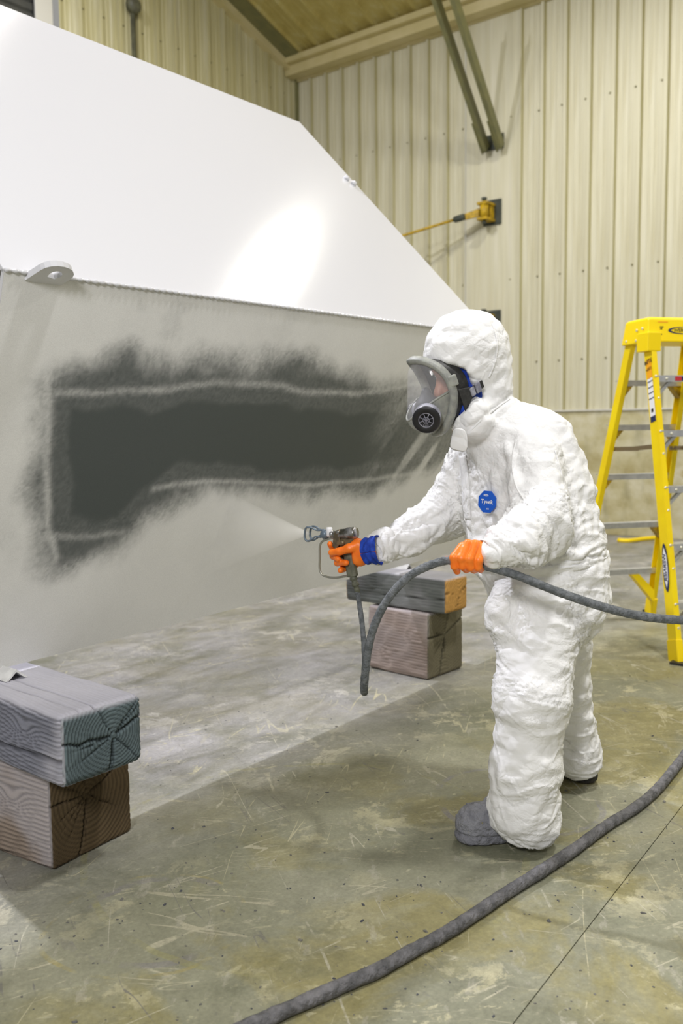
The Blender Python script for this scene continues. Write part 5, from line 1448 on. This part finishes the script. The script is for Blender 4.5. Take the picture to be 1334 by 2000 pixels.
# ================================================================== spray gun
gun = empty('spray_gun', G(692, 1127), 'airless paint spray gun with a silver tip guard in the orange gloved right hand', 'spray gun')
gz = Zd
def sil(name, pts, o0, o1, material, bev=.002, parent=None):
    return MB().prism([G(x, y, o0) for x, y in pts], gs * (o1 - o0)).build(name, material, parent or gun, bevel=bev)
bx0, bx1 = G(650, 1045), G(696, 1041); bdv = nrm(bx1 - bx0)
bl_ = np.linalg.norm(bx1 - bx0)
body = MB().lathe(bx0, bdv, [(0, .009), (.004, .012), (bl_*.30, .012), (bl_*.32, .016), (bl_*.62, .0165), (bl_*.64, .019), (bl_*.96, .019), (bl_, .017)], 24).build('gun_body', M['steelgun'], gun, True)
sil('trigger_housing', [(656, 1040), (664, 1033), (668, 1036), (668, 1062), (660, 1072), (653, 1066)], -.012, .014, M['brass'])
sil('frame_web', [(664, 1048), (695, 1046), (693, 1060), (684, 1082), (670, 1078), (664, 1062)], -.009, .009, M['brass'], .003)
MB().lathe(G(664, 1039, .013), gs, [(0, .006), (.004, .006), (.005, .003)], 12).build('pivot_screw', M['steelgun'], gun, True)
MB().lathe(G(671, 1060, .006), gs, [(0, .010), (.006, .010), (.009, .005)], 14).build('valve_nut', M['brass'], gun, True)
ha, hb2 = G(680, 1072), G(689, 1126); hdv = nrm(hb2 - ha); hn = nrm(np.cross(gs, hdv))
MB().prism([ha + hn*.016*a + gs*.012*b_ for a, b_ in ((-1, -.6), (-.6, -1), (.6, -1), (1, -.6), (1, .6), (.6, 1), (-.6, 1), (-1, .6))], hb2 - ha).build('grip', M['handle'], gun, bevel=.002)
sil('trigger', [(655, 1062), (661, 1064), (664, 1076), (670, 1088), (674, 1098), (669, 1099), (662, 1088), (656, 1074)], -.007, .007, M['brass'], .002)
MB().tube(smoothpath([G(654, 1050), G(640, 1053), (G(629, 1058)), G(625, 1066), G(624.5, 1090), G(624.5, 1112), G(629, 1122), G(640, 1127), G(658, 1128), G(682, 1124)], 40), .0034, 8).build('trigger_guard', M['wirem'], gun, True)
# nozzle: connector, tip body, guard with two wings
MB().lathe(G(652, 1043), -bdv, [(0, .011), (.010, .011), (.011, .008), (.022, .008), (.023, .010), (.030, .010)], 18).build('nozzle_connector', M['steelgun'], gun, True)
MB().lathe(G(643, 1030), (0, 0, -1), [(0, .0085), (.004, .010), (.026, .010), (.028, .007)], 16).build('tip_barrel', M['whiteprint'], gun, True)
MB().lathe(G(640, 1043), -bdv, [(0, .012), (.006, .014), (.016, .014), (.022, .009)], 18).build('tip_seat', M['guard'], gun, True)
nrmz = nrm(np.cross(bdv, gs))
def wing(sg):
    ring = [G(x, y, 0) for x, y in ((632, 1035), (622, 1035), (613, 1030), (604, 1029), (601, 1037), (601, 1050), (606, 1056), (613, 1053), (621, 1047), (632, 1048))]
    pts = smoothpath(np.array(ring + [ring[0]]), 44)[:-1]
    k_ = np.clip(np.linalg.norm(pts - ring[0], axis=1) / .05, 0, 1)
    pts = pts + gs * (sg * (.004 + .012 * k_))[:, None]
    return MB().loop(pts, 0, 8, sec=(.0026, .0040)).build('tip_guard', M['guard'], gun, True)
wing(1); wing(-1)
MB().tube([G(606, 1029.5, -.015), G(606, 1029.5, .015)], .003, 8).build('guard_bridge', M['guard'], gun, True)
MB().tube([G(607, 1055.5, -.015), G(607, 1055.5, .015)], .003, 8).build('guard_bridge', M['guard'], gun, True)
sw0 = G(689.5, 1126); sd_ = nrm(P(699, 1158, 2.715) - sw0)
MB().lathe(sw0, sd_, [(0, .011), (.010, .012), (.012, .009), (.020, .009), (.021, .0115), (.030, .0115), (.031, .008), (.040, .009), (.052, .0075)], 16).build('hose_swivel', M['handle'], gun, True)

# ================================================================== hoses
hs = [sw0 + sd_*.045, P(702, 1180, 2.71), P(708, 1225, 2.69), P(712, 1280, 2.66), P(713, 1325, 2.62), P(712, 1350, 2.565), P(711, 1348, 2.52), P(713, 1318, 2.48), P(719, 1268, 2.455), P(735, 1212, 2.43), P(762, 1164, 2.41), P(800, 1125, 2.39), P(842, 1103, 2.37), P(882, 1094, 2.345), P(920, 1099, 2.345), P(957, 1108, 2.345), P(1010, 1124, 2.325), P(1080, 1152, 2.31), P(1160, 1180, 2.30), P(1240, 1201, 2.30), P(1310, 1210, 2.31), P(1390, 1212, 2.33)]
hpth = smoothpath(hs, 420); tt = np.linspace(0, 1, 420)
rr_ = np.where(tt < .30, .0078 + .0035 * sst(.08, .30, tt), .0113)
rr_ = rr_ * (1 + .10 * (vnoise(np.stack([tt * 260, tt*0, tt*0], 1), 3) - .5))
ho = MB().tube(hpth, rr_, 14).build('spray_hose', M['hose'], None, True, origin=hpth[210])
tag(ho, 'grey paint caked hose looping from the spray gun through the left glove', 'hose')
fp = [onz(x, y, .0165) for x, y in ((400, 2040), (512, 1993), (608, 1951), (672, 1923), (736, 1896), (800, 1860), (864, 1826), (928, 1785), (992, 1742), (1056, 1702), (1120, 1660), (1184, 1613), (1240, 1578), (1280, 1545), (1310, 1510), (1334, 1479), (1360, 1440), (1390, 1390))]
fpth = smoothpath(fp, 500); tt = np.linspace(0, 1, 500)
fr2 = .0158 * (1 + .10 * (vnoise(np.stack([tt * 120, tt*0, tt*0], 1), 8) - .5) + .06 * (vnoise(np.stack([tt * 420, tt*0, tt*0], 1), 9) - .5))
fh = MB().tube(fpth, fr2, 18)
V_ = np.array(fh.v); V_[:, 2] = np.maximum(V_[:, 2] + .0025 * (fbm(V_ * 70, 3, 71) - .5), .0012); fh.v = [tuple(q) for q in V_]
tag(fh.build('floor_hose', M['hose2'], None, True, origin=fpth[250]), 'thick dark grey hose lying across the concrete floor', 'hose')

# ================================================================== paint mist from the tip (a wedge of fine droplets)
tip = G(603, 1042); sdv = nrm(G(480, 1035) - tip); sdv = nrm(sdv)
su = nrm(np.cross(sdv, gs)); su = su if su[2] > 0 else -su; ss = np.cross(sdv, su)
Vm = []; Fm = []
for t_, a, b_ in ((0, .004, .004), (.42, .165, .045)):
    for k_ in range(16):
        an_ = 2*math.pi*k_/16; Vm.append((t_, math.cos(an_)*a, math.sin(an_)*b_))
Fm = [(k_, (k_+1) % 16, 16 + (k_+1) % 16, 16 + k_) for k_ in range(16)] + [tuple(range(15, -1, -1)), tuple(range(16, 32))]
me = bpy.data.meshes.new('paint_mist'); me.from_pydata(Vm, [], Fm); me.materials.append(M['mist'])
mi = bpy.data.objects.new('paint_mist', me); COL.objects.link(mi)
mm = Matrix.Identity(4)
for i in range(3): mm[i][0], mm[i][1], mm[i][2], mm[i][3] = sdv[i], su[i], ss[i], tip[i]
mi.matrix_world = mm
tag(mi, 'pale fan of paint mist leaving the spray gun tip', 'mist', kind='stuff')

# ================================================================== paint chips and grit on the floor
def chipshape(seed, s_):
    r_ = random.Random(seed); n_ = 6
    ring = [(s_*r_.uniform(.5, 1)*math.cos(2*math.pi*i/n_), s_*r_.uniform(.3, .7)*math.sin(2*math.pi*i/n_), .0004) for i in range(n_)]
    up_ = [(x*.8, y*.8, s_*r_.uniform(.15, .4)) for x, y, z in ring]
    return ring, up_
dm = MB(); rs = random.Random(5)
for k_ in range(420):
    x, y = rs.uniform(0, 1334), rs.uniform(1300, 2000)
    q = onz(x, y, 0); 
    if q[0] > 4.5 or q[1] > 3: continue
    if (1.18 < q[0] < 1.70 and q[1] > 1.90) or (3.4 < q[0] < 3.85 and q[1] > 2.1) or np.linalg.norm(q[:2] - onz(990, 1620, 0)[:2]) < .22: continue
    r0_, u0_ = chipshape(k_, rs.uniform(.0015, .006) * (1 if rs.random() < .85 else 1.7)); an_ = rs.uniform(0, 6.28); ca_, sa_ = math.cos(an_), math.sin(an_)
    f_ = lambda p: (q[0] + p[0]*ca_ - p[1]*sa_, q[1] + p[0]*sa_ + p[1]*ca_, p[2])
    n_ = 6
    dm.add([f_(p) for p in r0_ + u0_], [(i, (i+1) % n_, n_ + (i+1) % n_, n_ + i) for i in range(n_)] + [tuple(range(n_, 2*n_))])
tag(dm.build('paint_debris', M['chip']), 'dark grit and dried paint chips scattered over the concrete floor', 'debris', kind='stuff')
